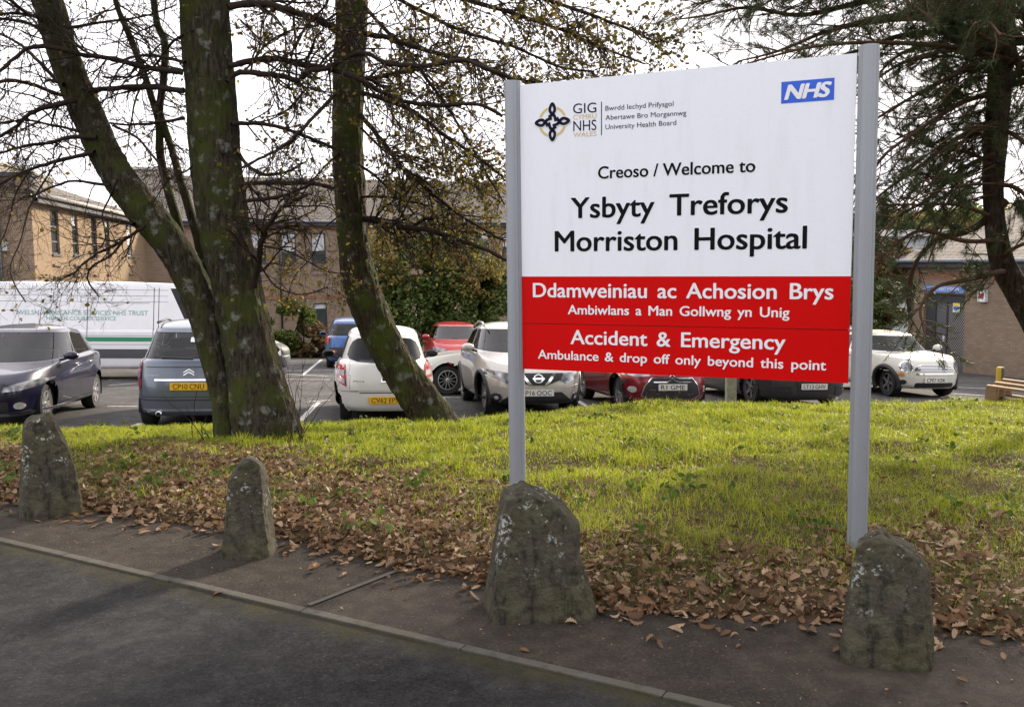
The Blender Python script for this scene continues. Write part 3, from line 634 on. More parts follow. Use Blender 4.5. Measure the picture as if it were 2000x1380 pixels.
# skylight boxes on the wing roof
for s_, l_ in ((1.0, 2.2), (5.2, 2.0)):
    mb = MB(); p = WL.at(s_, EAVE + 1.05, -1.9); Mx2 = Matrix.Translation(Vector(p)) @ Matrix(((WL.d[0], -WL.n[0], 0, 0), (WL.d[1], -WL.n[1], 0, 0), (0, 0, 1, 0), (0, 0, 0, 1))) @ Matrix.Rotation(R(24), 4, 'X')
    mb.box((0, -.55, -.1), (l_, .55, .32), Mx2, .08); mb.build('roof_light', M['pale_trim'], bld)
# the long rear wall
bh = []
s1_ = WB.px(564, 480)[0]; s2_ = WB.px(622, 480)[0]; st = s2_ - s1_
for i in range(-1, 12):
    m = s1_ + st * i; bh.append((m - .36, m + .36, WB.px(564, 512)[1], WB.px(564, 455)[1]))
gh = []
for i in range(0, 12): m = WB.px(626, 615)[0] + st * (i * 1.5); gh.append((m - .34, m + .34, WB.px(624, 645)[1], WB.px(624, 592)[1]))
bh = [h for h in bh if h[0] > .3]
wall_mesh(WB, 0, 40, zf, EAVE, bh + gh, M['brown_brick'], bld)
for i, h in enumerate(bh + gh): window(WB, h, bld, bars=(.3,), blind=.62 if i in (1, 2) else (.2 if i % 3 else .5), fr='dark_trim')
mb = MB(); Mx = Matrix(((WB.d[0], -WB.n[0], 0, WB.p[0]), (WB.d[1], -WB.n[1], 0, WB.p[1]), (0, 0, 1, 0), (0, 0, 0, 1)))
mb.box((0.05, -.03, EAVE - .36), (40, -.003, EAVE - .06), Mx); zb_ = WB.px(560, 578)[1]; mb.box((.05, -.025, zb_ - .15), (40, -.003, zb_), Mx); mb.build('brick_band', M['red_band'], bld)
for i in range(11):
    m = s1_ + st * (i - 1); mb = MB(); [mb.box((m - .36, -.05, bh[0][2] - dz - .07), (m + .36, -.003, bh[0][2] - dz), Mx) for dz in (.3, .6)]
    if m > .5: mb.build('brick_ledge', M['brown_brick'], bld)
gutter(WB, .3, 40, EAVE, bld); roof_plane(WB, 0, 40, EAVE + .06, 5.6, 2.6, M['tiles'], bld); 
p = WB.at(-.6, EAVE + 2.7, -6.2); mb = MB(); Mx2 = Matrix.Translation(Vector(p)) @ Matrix(((WB.d[0], -WB.n[0], 0, 0), (WB.d[1], -WB.n[1], 0, 0), (0, 0, 1, 0), (0, 0, 0, 1)))
mb.box((0, 0, -1.6), (2.4, 3, .25), Mx2, .03); mb.box((-.15, -.15, .253), (2.55, 3.1, .42), Mx2, .03); mb.build('plant_room', M['pale_trim'], bld)
mb = MB(); mb.tube([WB.at(WB.px(545, 470)[0], EAVE, .1), WB.at(WB.px(545, 470)[0], EAVE - 5.4, .1)], .05, 8); mb.build('downpipe', M['dark_trim'], bld, True)
for ch in bld.children: ch.matrix_parent_inverse = bld_inv

# ------------------------------------------------ brick outbuilding on the right
shed = empty('brick_outbuilding', (14.5, 28.9, park_z(14.5, 28.9))); tag(shed, 'low brown brick outbuilding with a tiled roof and grey metal doors', 'outbuilding')
p0 = on_park(1884, 724); p0 = np.array([.492 * 28.9, 28.9, 0]); WS = Wall(p0, (-UG[0], -UG[1]))     # s grows towards us / to the right
ze = WS.px(1760, 509)[1]
sL = WS.px(1775, 560)[0]; sd0, sd1 = WS.px(1803, 640)[0], WS.px(1883, 640)[0]
zd = WS.px(1850, 574)[1]; zfl = park_z(p0[0], p0[1]) - .06
dh = (sd0, sd1, zfl + .02, zd)
wall_mesh(WS, sL, 9.0, lambda x, y: park_z(x, y) - .25, ze, [dh], M['brown_brick'], shed, rev=.25)
Mx = Matrix(((WS.d[0], -WS.n[0], 0, WS.p[0]), (WS.d[1], -WS.n[1], 0, WS.p[1]), (0, 0, 1, 0), (0, 0, 0, 1)))
M['door_grey'] = plain('grey_steel_door', (.095, .098, .105), .5, var=.15, scale=3)
k = NM('diagonal_mesh_door'); v = k.pos('UV'); wv = k.n('TexWave', Scale=4.2, Distortion=0.0); mp2 = k.n('Mapping'); mp2.inputs['Rotation'].default_value = (0, 0, R(42)); k.l(v, mp2.inputs['Vector']); k.l(mp2.outputs['Vector'], wv.inputs['Vector'])
k.col(k.ramp(wv.outputs['Fac'], [(.55, (.02, .02, .024)), (.75, (.26, .25, .24))])); k.set(Roughness=.6); M['mesh_door'] = k.m
dm = sd0 + (sd1 - sd0) * .50
mb = MB(); mb.box((sd0 + .5, .14, zfl), (dm - .02, .19, zd - .28), Mx); d_ = mb.build('door', M['door_grey'], shed); mb = MB(); mb.box((dm - .14, .10, zfl + .95), (dm - .08, .139, zfl + 1.15), Mx); mb.build('handle', M['white_trim'], d_)
mb = MB(); mb.box((sd0, .10, zfl), (sd0 + .5, .2, zd), Mx); mb.box((sd0 + .5, .1, zd - .28), (sd1, .2, zd), Mx); mb.box((dm - .018, .12, zfl), (dm + .05, .2, zd - .281), Mx); mb.build('door_frame', M['dark_trim'], shed)
P = [WS.at(dm + .05, zfl + .25, -.15), WS.at(sd1, zfl + .25, -.15), WS.at(sd1, zd - .28, -.15), WS.at(dm + .05, zd - .28, -.15)]; H_ = zd - .53 - zfl
o = uvquad('mesh_door', P, M['mesh_door'], shed, [(0, 0), (sd1 - dm, 0), (sd1 - dm, H_), (0, H_)]); mb = MB(); mb.box((dm + .05, .149, zfl), (sd1, .2, zfl + .249), Mx); mb.build('kick_plate', M['door_grey'], shed)
M['blue_board'] = plain('blue_sign_board', (.16, .28, .62), .5); M['sticker_yellow'] = plain('sticker_yellow', (.75, .6, .05), .5); M['sticker_red'] = plain('sticker_red', (.5, .05, .06), .5); M['sticker_blue'] = plain('sticker_blue', (.06, .14, .5), .5)
a, b = WS.px(1806, 570)[0], sd1 - .02; zl, zh = WS.px(1850, 571)[1], WS.px(1850, 559)[1]
mb = MB(); mb.box((a, -.04, zl), (b, -.003, zh), Mx); bo = mb.build('name_board', M['blue_board'], shed)
mb = MB(); place_text(mb, "PLANT ROOM", WS.p, WS.d, np.array([0, 0, 1.0]), WS.n, a + (b - a) * .3, b - .25, (zl + .07,) * 2, (zh - zl) * .45, lift=.043); mb.build('lettering', M['letter_white'], bo)
a, b = WS.px(1855, 600)[0], WS.px(1868, 600)[0]; zl, zh = WS.px(1860, 610)[1], WS.px(1860, 580)[1]
mb = MB(); mb.box((a, .11, zl), (b, .118, zh), Mx); st_ = mb.build('warning_notice', M['letter_white'], shed)
for nm, f0, f1, mt in (('notice_band', .72, .9, 'sticker_red'), ('notice_band', .42, .68, 'sticker_yellow'), ('notice_band', .18, .38, 'sticker_blue')):
    mb = MB(); mb.box((a + .03, .104, zl + (zh - zl) * f0), (b - .03, .109, zl + (zh - zl) * f1), Mx); mb.build(nm, M[mt], st_)
a, z_ = WS.px(1923, 579); mb = MB(); mb.box((a - .17, -.12, z_ - .16), (a + .17, -.003, z_ + .2), Mx, .02); ab = mb.build('alarm_box', M['letter_white'], shed); mb = MB(); mb.box((a - .11, -.128, z_ - .05), (a + .12, -.122, z_ + .1), Mx); mb.build('alarm_panel', M['sticker_red'], ab)
mb = MB(); s_ = sL + .12
while s_ < 9: mb.box((s_, -.012, ze - .62), (s_ + .066, -.003, ze - .37), Mx); s_ += .076
mb.build('soldier_course', M['red_band'], shed)
mb = MB(); mb.tube([WS.at(sL + .25, ze, .12), WS.at(sL + .25, ze - 2.0, .1)], .05, 8); mb.build('downpipe', M['dark_trim'], shed, True)
gutter(WS, sL, 9, ze, shed); roof_plane(WS, sL, 9, ze + .06, 4.5, 1.9, M['tiles_big'], shed)
mb = MB(); mb.tube([WS.at(sL - .3, ze + 1.98, -4.5), WS.at(9.3, ze + 1.98, -4.5)], .13, 8); mb.build('ridge', M['grey_trim'], shed, True)
WS2 = Wall(WS.at(sL, 0), (WS.n[0] * -1, WS.n[1] * -1)); wall_mesh(WS2, 0, 9, lambda x, y: park_z(x, y) - .25, ze, [], M['brown_brick'], shed, name='end_wall')
mk('gable', [WS.at(sL, ze), WS.at(sL, ze + 1.9, -4.5), WS.at(sL, ze, -9)], [(0, 1, 2)], M['red_band'], shed)
sh_inv = Matrix.Translation(-Vector(shed.location))
for ch in shed.children: ch.matrix_parent_inverse = sh_inv
# ------------------------------------------------ pale flat roofed block farther back
pb = empty('pale_block', (19, 52, park_z(19, 48) - .2)); tag(pb, 'distant pale flat roofed block behind the brick outbuilding', 'building')
WP = Wall((17.5, 50), (1, .175)); tp = atY(1740, 462, 51)[2]
M['pale_clad'] = plain('pale_cladding', (.34, .36, .38), .7, var=.2, scale=2)
mb = MB(); Mx = Matrix(((WP.d[0], -WP.n[0], 0, WP.p[0]), (WP.d[1], -WP.n[1], 0, WP.p[1]), (0, 0, 1, 0), (0, 0, 0, 1)))
mb.box((0, 0, -4), (22, 10, tp), Mx); mb.build('wall', M['pale_clad'], pb); mb = MB(); mb.box((-.3, -.3, tp + .003), (22.3, 10.3, tp + .35), Mx); mb.build('roof_edge', M['white_trim'], pb)
for i in range(7):
    mb = MB(); mb.box((1 + i * 3, -.04, tp - 2.2), (2.8 + i * 3, -.003, tp - 1), Mx); mb.build('window', M['bglass'], pb)
for ch in pb.children: ch.matrix_parent_inverse = Matrix.Translation(-Vector(pb.location))
# ================================================================ cars
M['tyre'] = plain('tyre_rubber', (.014, .014, .015), .8, var=.3); M['trim'] = plain('black_plastic', (.016, .016, .018), .55, var=.2)
M['under'] = plain('dark_underside', (.008, .008, .008), .9); M['alloy'] = plain('alloy_rim', (.55, .56, .58), .28, metal=.85, var=.1); M['dark_alloy'] = plain('dark_alloy_rim', (.16, .16, .17), .3, metal=.7)
M['chrome'] = plain('chrome', (.72, .73, .75), .12, metal=1.0, var=.03)
M['plate_y'] = plain('plate_yellow', (.74, .43, .008), .4, var=.05); M['plate_w'] = plain('plate_white', (.60, .60, .56), .4, var=.08); M['plate_ink'] = plain('plate_ink', (.012, .008, .008), .5)
M['lens_red'] = plain('red_lens', (.42, .006, .008), .12, coat=1, var=.25, scale=30); M['lens_clear'] = plain('clear_lens', (.46, .44, .45), .1, coat=1, var=.3, scale=25); M['lens_amber'] = plain('amber_lens', (.55, .2, .02), .15, coat=1)
M['orange_lens'] = M['lens_amber']; M['fabric_top'] = plain('beige_soft_top', (.30, .25, .19), .9, var=.15, bump=.003)
k = NM('car_glass'); fz = k.n('Fresnel', IOR=1.42); gl = k.n('BsdfGlossy', Roughness=.012); tr = k.n('BsdfTransparent'); tr.inputs[0].default_value = (.62, .67, .67, 1); ms = k.n('MixShader'); k.l(fz.outputs[0], ms.inputs[0]); k.l(tr.outputs[0], ms.inputs[1]); k.l(gl.outputs[0], ms.inputs[2]); k.l(ms.outputs[0], k.o.inputs['Surface']); M['glass'] = k.m
k = NM('privacy_glass'); k.col(k.mix(k.noise(k.pos('Object'), 2.2, 3), (.002, .003, .003), (.006, .008, .009))); k.set(Roughness=.03, IOR=1.33, Specular_IOR_Level=.3); M['dark_glass'] = k.m
M['seat'] = plain('seat_cloth', (.05, .05, .055), .9, var=.2)
k = NM('headlight_glass'); vo = k.n('TexVoronoi', Scale=6.5, _feature='SMOOTH_F1'); k.l(k.pos('Object'), vo.inputs['Vector']); k.col(k.ramp(vo.outputs['Distance'], [(.05, (.5, .51, .55)), (.35, (.2, .21, .23)), (.65, (.07, .072, .08))])); k.set(Roughness=.12, Metallic=.2, Coat_Weight=1.0); M['headlight'] = k.m
def superring(N, yf, yr, w, nf, nr, th):
    c, s = np.cos(th), np.sin(th); yc = (yf + yr) / 2; l = (yf - yr) / 2
    n = np.where(s > 0, nf, nr)
    return np.stack([w * np.sign(c) * np.abs(c) ** (2 / n), yc + l * np.sign(s) * np.abs(s) ** (2 / n)], -1)
def wheel(name, r, wd, car, loc, side, rim='alloy', spokes=5, style=0):
    Mx = Matrix.Translation(loc) @ Matrix.Rotation(R(90) * side, 4, 'Y')          # local +z points outward
    mb = MB(); h = wd / 2; rr = r * .66
    mb.lathe([(rr, -h * .85), (r * .93, -h), (r, -h * .7), (r, h * .7), (r * .93, h), (rr * 1.02, h * .9), (rr, h * .6)], 36, Mx, False)
    ty = mb.build('wheel', M['tyre'], car, True, 40)
    mb = MB(); mb.lathe([(rr * 1.01, -h * .6), (rr * 1.01, h * .92), (rr * .93, h * .94), (rr * .90, h * .2), (rr * .2, h * .1)], 36, Mx)
    bs = mb.build('rim_well', M['under'], ty, True, 40)
    mb = MB(); mb.lathe([(rr * 1.0, h * .7), (rr * 1.0, h * .97), (rr * .91, h * .98), (rr * .90, h * .7)], 36, Mx, False)
    for k_ in range(spokes):
        a = 2 * math.pi * k_ / spokes + .3
        for dv in ((-.13, .13) if style == 1 else (0,)):
            T = Mx @ Matrix.Rotation(a + dv, 4, 'Z'); wsp = rr * (.11 if style == 1 else (.17 if spokes < 8 else .035))
            V = [(rr * .1, -wsp * 1.2, h * .80), (rr * .94, -wsp * .8, h * .93), (rr * .94, wsp * .8, h * .93), (rr * .1, wsp * 1.2, h * .80)]; V += [(x, y, z - .035) for x, y, z in V]
            mb.add([T @ Vector(v) for v in V], [(0, 1, 2, 3), (0, 4, 5, 1), (1, 5, 6, 2), (2, 6, 7, 3), (3, 7, 4, 0)])
    mb.lathe([(rr * .2, h * .6), (rr * .2, h * .92), (rr * .12, h * .98), (.002, h * .98)], 16, Mx)
    mb.build('rim', M[rim], ty, True, 35)
class Car:
    """body in local space: +y is the nose, +x the car's right, z up from the ground"""
    def __init__(s, name, label, nose_or_tail, at_nose, heading, spec, colour, group='cars parked in the car park', cat='car'):
        n = np.array([PN[0], PN[1], 1.0]); n /= np.linalg.norm(n); f = np.array([heading[0], heading[1], 0.0]); f -= n * (f @ n); f /= np.linalg.norm(f); r = np.cross(f, n)
        L = spec['L']; p = np.array([nose_or_tail[0], nose_or_tail[1], 0.0]); p = p - f * (L / 2 if at_nose else -L / 2); p[2] = park_z(p[0], p[1])
        s.root = empty(name, mat=Matrix(((r[0], f[0], n[0], p[0]), (r[1], f[1], n[1], p[1]), (r[2], f[2], n[2], p[2]), (0, 0, 0, 1))))
        tag(s.root, label, cat, group); s.sp = spec; s.colour = colour; s.body()
    def body(s):
        sp = s.sp; L, W, H = sp['L'], sp['W'] / 2, sp['H']; N = 200
        hl = L / 2
        zs = lambda pts, y: np.interp(y, [p[0] for p in pts], [p[1] for p in pts])     # control points in y, ascending
        # columns spaced evenly along a reference outline
        tt = np.linspace(0, 2 * np.pi, 4000, endpoint=False); Q = superring(0, hl, -hl, W, sp.get('nf', 4), sp.get('nr', 5), tt)
        d = np.concatenate([[0], np.cumsum(np.linalg.norm(np.roll(Q, -1, 0) - Q, axis=1))]); th = np.interp(np.linspace(0, d[-1], N, endpoint=False), d, np.append(tt, 2 * np.pi))
        keys = []
        def key(yf, yr, w, z, r, nf=sp.get('nf', 4), nr=sp.get('nr', 5)):
            xy = superring(N, yf, yr, w, nf, nr, th); zz = zs(z, xy[:, 1]) if hasattr(z, '__len__') else np.full(N, z); keys.append((np.column_stack([xy, zz]), r))
        z0 = sp.get('z0', .2); bf, br = sp.get('bf', 0), sp.get('br', 0)
        key(hl - .10, -hl + .10, W - .14, z0, .02); key(hl - .03, -hl + .03, W - .05, z0 + .06, .05)
        key(hl, -hl, W - .012, sp.get('z2', .48), .18); key(hl - sp.get('f3', .03), -hl + sp.get('r3', .02), W, sp.get('z3', .66), .1)
        sh = sp['shoulder']; key(hl - sp['f4'], -hl + sp['r4'], W - sp.get('s4', .035), sh, sp.get('rs', .07))
        dk = [(y, z + sp.get('crown', .03)) for y, z in sh]
        key(sp['cowl'] , sp['rearbase'], W - sp.get('s5', .10), dk, .02, sp.get('gnf', 3.2), sp.get('gnr', 4.0))
        rf = sp['roof']; key(sp['wtop'], sp['rtop'], sp['wroof'] / 2, rf, sp.get('rr', .09), sp.get('rnf', 3.6), sp.get('rnr', 4.5))
        key((sp['wtop'] * .72 + sp['rtop'] * .28), (sp['rtop'] * .8 + sp['wtop'] * .2), sp['wroof'] / 2 * .6, [(y, z + .055) for y, z in rf], .25)
        key(sp['wtop'] * .5 + sp['rtop'] * .5 + .02, sp['wtop'] * .5 + sp['rtop'] * .5 - .02, .02, [(y, z + .07) for y, z in rf], 0)
        rings = [keys[0][0]]; lab = []; gv = []
        K = len(keys); sub = {2: [.5], 3: [], 4: [.2, .4, .6, .8, .95], 5: [.07, .2, .4, .6, .8, .93], 6: [.3, .6], 7: [.5]}
        for i in range(K - 1):
            A, ra = keys[i]; B, rb = keys[i + 1]
            ln = np.linalg.norm(B - A, axis=1)[:, None]
            ta = np.minimum(ra / np.maximum(ln, 1e-4), .45) if i > 0 else ln * 0; tb = 1 - (np.minimum(rb / np.maximum(ln, 1e-4), .45) if i < K - 2 else ln * 0)
            if i > 0 and ra > 0:            # second half of the rounding at key i
                Pm = keys[i - 1][0]; l0 = np.linalg.norm(A - Pm, axis=1)[:, None]; t0 = np.minimum(ra / np.maximum(l0, 1e-4), .45)
                S = A + (Pm - A) * t0; E_ = A + (B - A) * ta
                for u in (.5, .75, 1.0): rings.append((1 - u) ** 2 * S + 2 * u * (1 - u) * A + u * u * E_); lab.append(i if u > .5 else i - 1)
            for u in sub.get(i, []):
                t = ta + (tb - ta) * u; rings.append(A + (B - A) * t); lab.append(i)
            rings.append(A + (B - A) * tb); lab.append(i)
            if i < K - 2 and rb > 0:        # first half of the rounding at key i+1
                Pn = keys[i + 2][0]; l2 = np.linalg.norm(Pn - B, axis=1)[:, None]; t2 = np.minimum(rb / np.maximum(l2, 1e-4), .45)
                S = B + (A - B) * (1 - tb); E_ = B + (Pn - B) * t2; u = .25
                rings.append((1 - u) ** 2 * S + 2 * u * (1 - u) * B + u * u * E_); lab.append(i)
        V = np.concatenate(rings); nr_ = len(rings)
        f3_, f_amt = sp.get('plan', (0, 0)) if 'plan' in sp else (0, 0)
        # wheel arches
        wr = sp.get('wr', .32); ax = (sp['axf'], sp['axr']); Ra = wr + sp.get('gap', .055); s.Ra = Ra
        for yw in ax:
            rad = np.hypot(V[:, 1] - yw, V[:, 2] - wr); side = np.abs(V[:, 0]) > W * .62
            m = side & (rad < Ra) & (rad > Ra - .05) & (V[:, 2] > .12); k_ = Ra / np.maximum(rad, 1e-4)
            V[m, 1] = yw + (V[m, 1] - yw) * k_[m]; V[m, 2] = wr + (V[m, 2] - wr) * k_[m]
        F = []; FB = []
        i = np.arange(nr_ - 1)[:, None] * N; k_ = np.arange(N)[None]; k2 = (k_ + 1) % N
        Fa = np.stack([i + k_, i + k2, i + N + k2, i + N + k_], -1).reshape(-1, 4); la = np.repeat(np.array(lab), N); col = np.tile(np.arange(N), nr_ - 1)
        C = V[Fa].mean(1); keep = np.ones(len(Fa), bool)
        for yw in ax:
            rad = np.hypot(V[Fa][:, :, 1] - yw, V[Fa][:, :, 2] - wr).max(1); keep &= ~((np.abs(C[:, 0]) > W * .62) & (rad < Ra + .012))
        s.bvh = BVHTree.FromPolygons([Vector(v) for v in V], [tuple(f) for f in Fa])
        # which part each face belongs to
        G = keys[5][0]; gx = np.abs((G[:, 0] + np.roll(G[:, 0], -1)) / 2); gy = (G[:, 1] + np.roll(G[:, 1], -1)) / 2; fr = np.sin(th + np.pi / N) > 0
        wcol = gx < sp.get('wsf', .86) * (W - .08); wsb = wcol & fr; rwb = (gx < sp.get('rwf', .80) * (W - .08)) & ~fr
        for_side = [(~wcol | ~fr) & (gy > a) & (gy < b) & ~rwb & (gx > .7 * (W - .1)) for a, b in sp['side_glass']]
        part = np.full(len(Fa), 'body', dtype=object)
        g5 = (la == 5); gz = np.tile(np.arange(nr_ - 1), (N, 1)).T.ravel(); r5 = np.unique(gz[g5]); gl = g5 & (gz > r5[0] + 1) & (gz < r5[-1] - (0 if sp.get('hiwin') else 1))
        part[gl & wsb[col]] = 'windscreen'; part[gl & rwb[col] & bool(sp.get('rear_glass', True))] = 'rear_window'
        for fs in for_side: part[gl & fs[col]] = 'side_window'
        part[(la >= 6)] = 'roof'
        bx = np.abs(C[:, 0])
        part[(la == 4) & (C[:, 1] > sp['cowl'] + .03) & (bx < W * .80) & (C[:, 1] < hl - sp['f4'] + .02)] = 'bonnet'
        if sp.get('tailgate'):
            z0t, z1t, wt = sp['tailgate']; part[(C[:, 1] < sp['rearbase'] + .25) & (C[:, 1] < -hl * .5) & (bx < wt) & (C[:, 2] > z0t) & (C[:, 2] < z1t) & (part == 'body') & (la < 6)] = 'tailgate'
        for n_, (a, b) in enumerate(sp.get('doors', [])):
            m = (bx > W * .8) & (C[:, 1] > a) & (C[:, 1] < b) & (la >= 1) & (la <= 3) & (C[:, 2] > sp.get('zdoor', .34))
            part[m & (part == 'body') & (C[:, 0] > 0)] = f'door_r{n_}'; part[m & (part == 'body') & (C[:, 0] < 0)] = f'door_l{n_}'
        if sp.get('soft_top'): part[(la >= 6) & (C[:, 1] < sp['wtop'] - .12)] = 'soft_top'
        body = None
        for nm in sorted(set(part[keep])):
            m = keep & (part == nm); f = Fa[m]
            groups = [m]
            if nm == 'side_window': groups = [m & (C[:, 0] > 0) & fs[col] for fs in for_side] + [m & (C[:, 0] < 0) & fs[col] for fs in for_side]
            for gm in groups:
                f = Fa[gm]
                if not len(f): continue
                us, inv_ = np.unique(f, return_inverse=True); v = V[us].copy(); f = inv_.reshape(f.shape)
                if nm not in ('body',):   # open a hairline seam round the part
                    e = {}
                    for q in f:
                        for a_, b_ in zip(q, np.roll(q, -1)): e[(min(a_, b_), max(a_, b_))] = e.get((min(a_, b_), max(a_, b_)), 0) + 1
                    bd = sorted({x for p_, c_ in e.items() if c_ == 1 for x in p_}); cs = np.zeros_like(v); ct = np.zeros(len(v)); fc = v[f].mean(1)
                    for q, c_ in zip(f, fc):
                        cs[q] += c_; ct[q] += 1
                    for x in bd: dlt = cs[x] / ct[x] - v[x]; ln = np.linalg.norm(dlt); v[x] += dlt * min(.5, (.006 if 'window' not in nm and nm != 'windscreen' else .012) / max(ln, 1e-4))
                mat = (M['dark_glass'] if sp.get('privacy') and nm == 'rear_window' else M['glass']) if ('window' in nm or nm == 'windscreen') else (M['fabric_top'] if nm == 'soft_top' else s.colour)
                if nm == 'body' and sp.get('cladding'): pass
                o = mk(nm.split('_r')[0].split('_l')[0] if nm.startswith('door') else nm, v, f, mat, s.root, True)
                if nm.startswith('door') and 'handles' not in sp:
                    yy = sp['doors'][int(nm[-1])]; sgn = 1 if '_r' in nm else -1; hz = sp.get('zhandle', .86); hit = s.bvh.ray_cast(Vector((3 * sgn, yy[0] + .17, hz)), Vector((-sgn, 0, 0)))
                    if hit[0]: mb = MB(); mb.box((hit[0].x - .02, yy[0] + .07, hz - .018), (hit[0].x + .03, yy[0] + .27, hz + .018), None, .012); mb.build('handle', M['chrome'] if sp.get('chrome_handles') else s.colour, o, True)
        # dark inner shell, seen in the seams, arches and behind the glass
        nrm = np.zeros_like(V); e1 = V[Fa[:, 1]] - V[Fa[:, 0]]; e2 = V[Fa[:, 3]] - V[Fa[:, 0]]; fn = np.cross(e1, e2)
        for c_ in range(4): np.add.at(nrm, Fa[:, c_], fn)
        nrm /= np.linalg.norm(nrm, axis=1)[:, None] + 1e-9; Vi = V - nrm * .02
        solid = keep & ~np.isin(part, ['windscreen', 'rear_window', 'side_window'])
        mk('inner_shell', np.concatenate([Vi, [[0, 0, z0 + .02]]]), [tuple(f) for f in Fa[solid]] + [(k_, (k_ + 1) % N, len(Vi))[::-1] for k_ in range(N)], M['under'], s.root)
        zb_ = zs(sh, 0)
        mb = MB(); mb.box((-W + .16, sp['rearbase'] + .25, z0 + .1), (W - .16, sp['cowl'] - .15, zb_ - .38)); mb.box((-W + .16, sp['cowl'] - .55, zb_ - .3), (W - .16, sp['cowl'] - .12, zb_ - .03), None, .04)
        for ys in ((.05, -.85) if sp.get('rear_glass', True) else (sp['cowl'] - 1.1,)):
            for xs in (-.36, .36): mb.box((xs - .24, ys - .10, zb_ - .45), (xs + .24, ys + .03, zb_ + .14), None, .05); mb.box((xs - .12, ys - .09, zb_ + .17), (xs + .12, ys, zb_ + .33), None, .04)
        mb.build('interior', M['seat'], s.root, True, 40)
        xw = {}
        for yw in ax:
            xs_ = [h_[0].x for h_ in (s.bvh.ray_cast(Vector((3, yw + dy_ * Ra, wr + Ra * .75)), Vector((-1, 0, 0))) for dy_ in (-.8, 0, .8)) if h_[0]]; xw[yw] = min([x_ for x_ in xs_ if x_ > W * .6] or [W - .03])
        mb = MB()
        for yw in ax:
            for sg in (-1, 1):
                n_ = 20; a = np.linspace(-.25, np.pi + .25, n_); Va = []
                for xx in (xw[yw] - .012, W * .45): Va += [(sg * xx, yw + Ra * math.cos(q), wr + Ra * math.sin(q)) for q in a]
                mb.add(Va, [(j, j + 1, n_ + j + 1, n_ + j) for j in range(n_ - 1)])
        mb.build('arch_liner', M['under'], s.root)
        if sp.get('arch'):
            for yw in ax:
                for sg in (-1, 1):
                    a = np.linspace(-.35, np.pi + .35, 26); P = []
                    for q in a:
                        y_, z_ = yw + (Ra + .01) * math.cos(q), wr + (Ra + .01) * math.sin(q); h = s.bvh.ray_cast(Vector((sg * 3, y_, max(z_, z0 + .07))), Vector((-sg, 0, 0))); P.append(((h[0].x if h[0] and abs(h[0].x) > W * .6 else sg * W * .97), y_, z_))
                    mb = MB(); mb.tube(P, sp['arch'], 8); mb.build('wheel_arch', M['trim'], s.root, True)
        for yw in ax:
            for sg in (-1, 1): wheel('wheel', wr, sp.get('ww', .2), s.root, Vector((sg * (xw[yw] - sp.get('ww', .2) / 2 - .015), yw, wr)), sg, sp.get('rim', 'alloy'), sp.get('spokes', 5), sp.get('style', 0))
        if sp.get('mirrors', True):
            my, mz = sp.get('mirror', (sp['cowl'] - .42, None)); mz = mz or zs(sh, my) + .10
            for sg in (-1, 1):
                bm = bmesh.new(); bmesh.ops.create_icosphere(bm, subdivisions=3, radius=1)
                for v in bm.verts: v.co = Vector((v.co.x * .115, v.co.y * .075 * (1 if v.co.y > 0 else .5), v.co.z * .075 * (1 if v.co.z > 0 else .85))) + Vector((sg * (W + .09), my, mz))
                bm.verts.index_update(); mb = MB(); mb.add([v.co for v in bm.verts], [[v.index for v in f.verts] for f in bm.faces]); bm.free(); mm = mb.build('wing_mirror', M.get(sp.get('mirror_mat'), s.colour), s.root, True)
                mb = MB(); mb.box((sg * (W + .09) - .075, my - .05, mz - .04), (sg * (W + .09) + .075, my - .036, mz + .04), None, .003); mb.build('mirror_glass', M['dark_glass'], mm)
                mb = MB(); mb.tube([(sg * (W - .08), my + .02, mz - .07), (sg * (W + .05), my, mz - .03)], .025, 6); mb.build('mirror_arm', M['trim'], mm)
    def hit(s, a, z, view):
        d = {'front': (Vector((a, 4, z)), Vector((0, -1, 0))), 'rear': (Vector((a, -5, z)), Vector((0, 1, 0))), 'right': (Vector((3, a, z)), Vector((-1, 0, 0))), 'left': (Vector((-3, a, z)), Vector((1, 0, 0))), 'top': (Vector((a, z, 3)), Vector((0, 0, -1)))}[view]
        h = s.bvh.ray_cast(*d); return h
    def patch(s, name, outline, view, mat, off=.008, parent=None, step=.04, skirt=.02, smooth=True):
        """a thin moulded piece following the body, from its outline in the given view"""
        P = [Vector((float(a), float(b))) for a, b in outline]; n = len(P)
        dens = []
        for i in range(n):
            a, b = P[i], P[(i + 1) % n]; m = max(1, int((b - a).length / step))
            for j in range(m): dens.append(a + (b - a) * j / m)
        nb = len(dens); xs = [p.x for p in dens]; ys = [p.y for p in dens]
        def inside(q):
            c = False
            for i in range(nb):
                a, b = dens[i], dens[i - 1]
                if (a.y > q.y) != (b.y > q.y) and q.x < (b.x - a.x) * (q.y - a.y) / (b.y - a.y + 1e-12) + a.x: c = not c
            return c
        pts = dens[:]; x = min(xs) + step * .5
        while x < max(xs):
            y = min(ys) + step * .5
            while y < max(ys):
                q = Vector((x, y))
                if inside(q) and min((q - d_).length for d_ in dens) > step * .45: pts.append(q)
                y += step
            x += step
        vs_, es, fs, *_ = delaunay_2d_cdt(pts, [(i, (i + 1) % nb) for i in range(nb)], [list(range(nb))], 1, 1e-6)
        V = []; last = None; vec = {'front': (0, 1, 0), 'rear': (0, -1, 0), 'right': (1, 0, 0), 'left': (-1, 0, 0), 'top': (0, 0, 1)}[view]
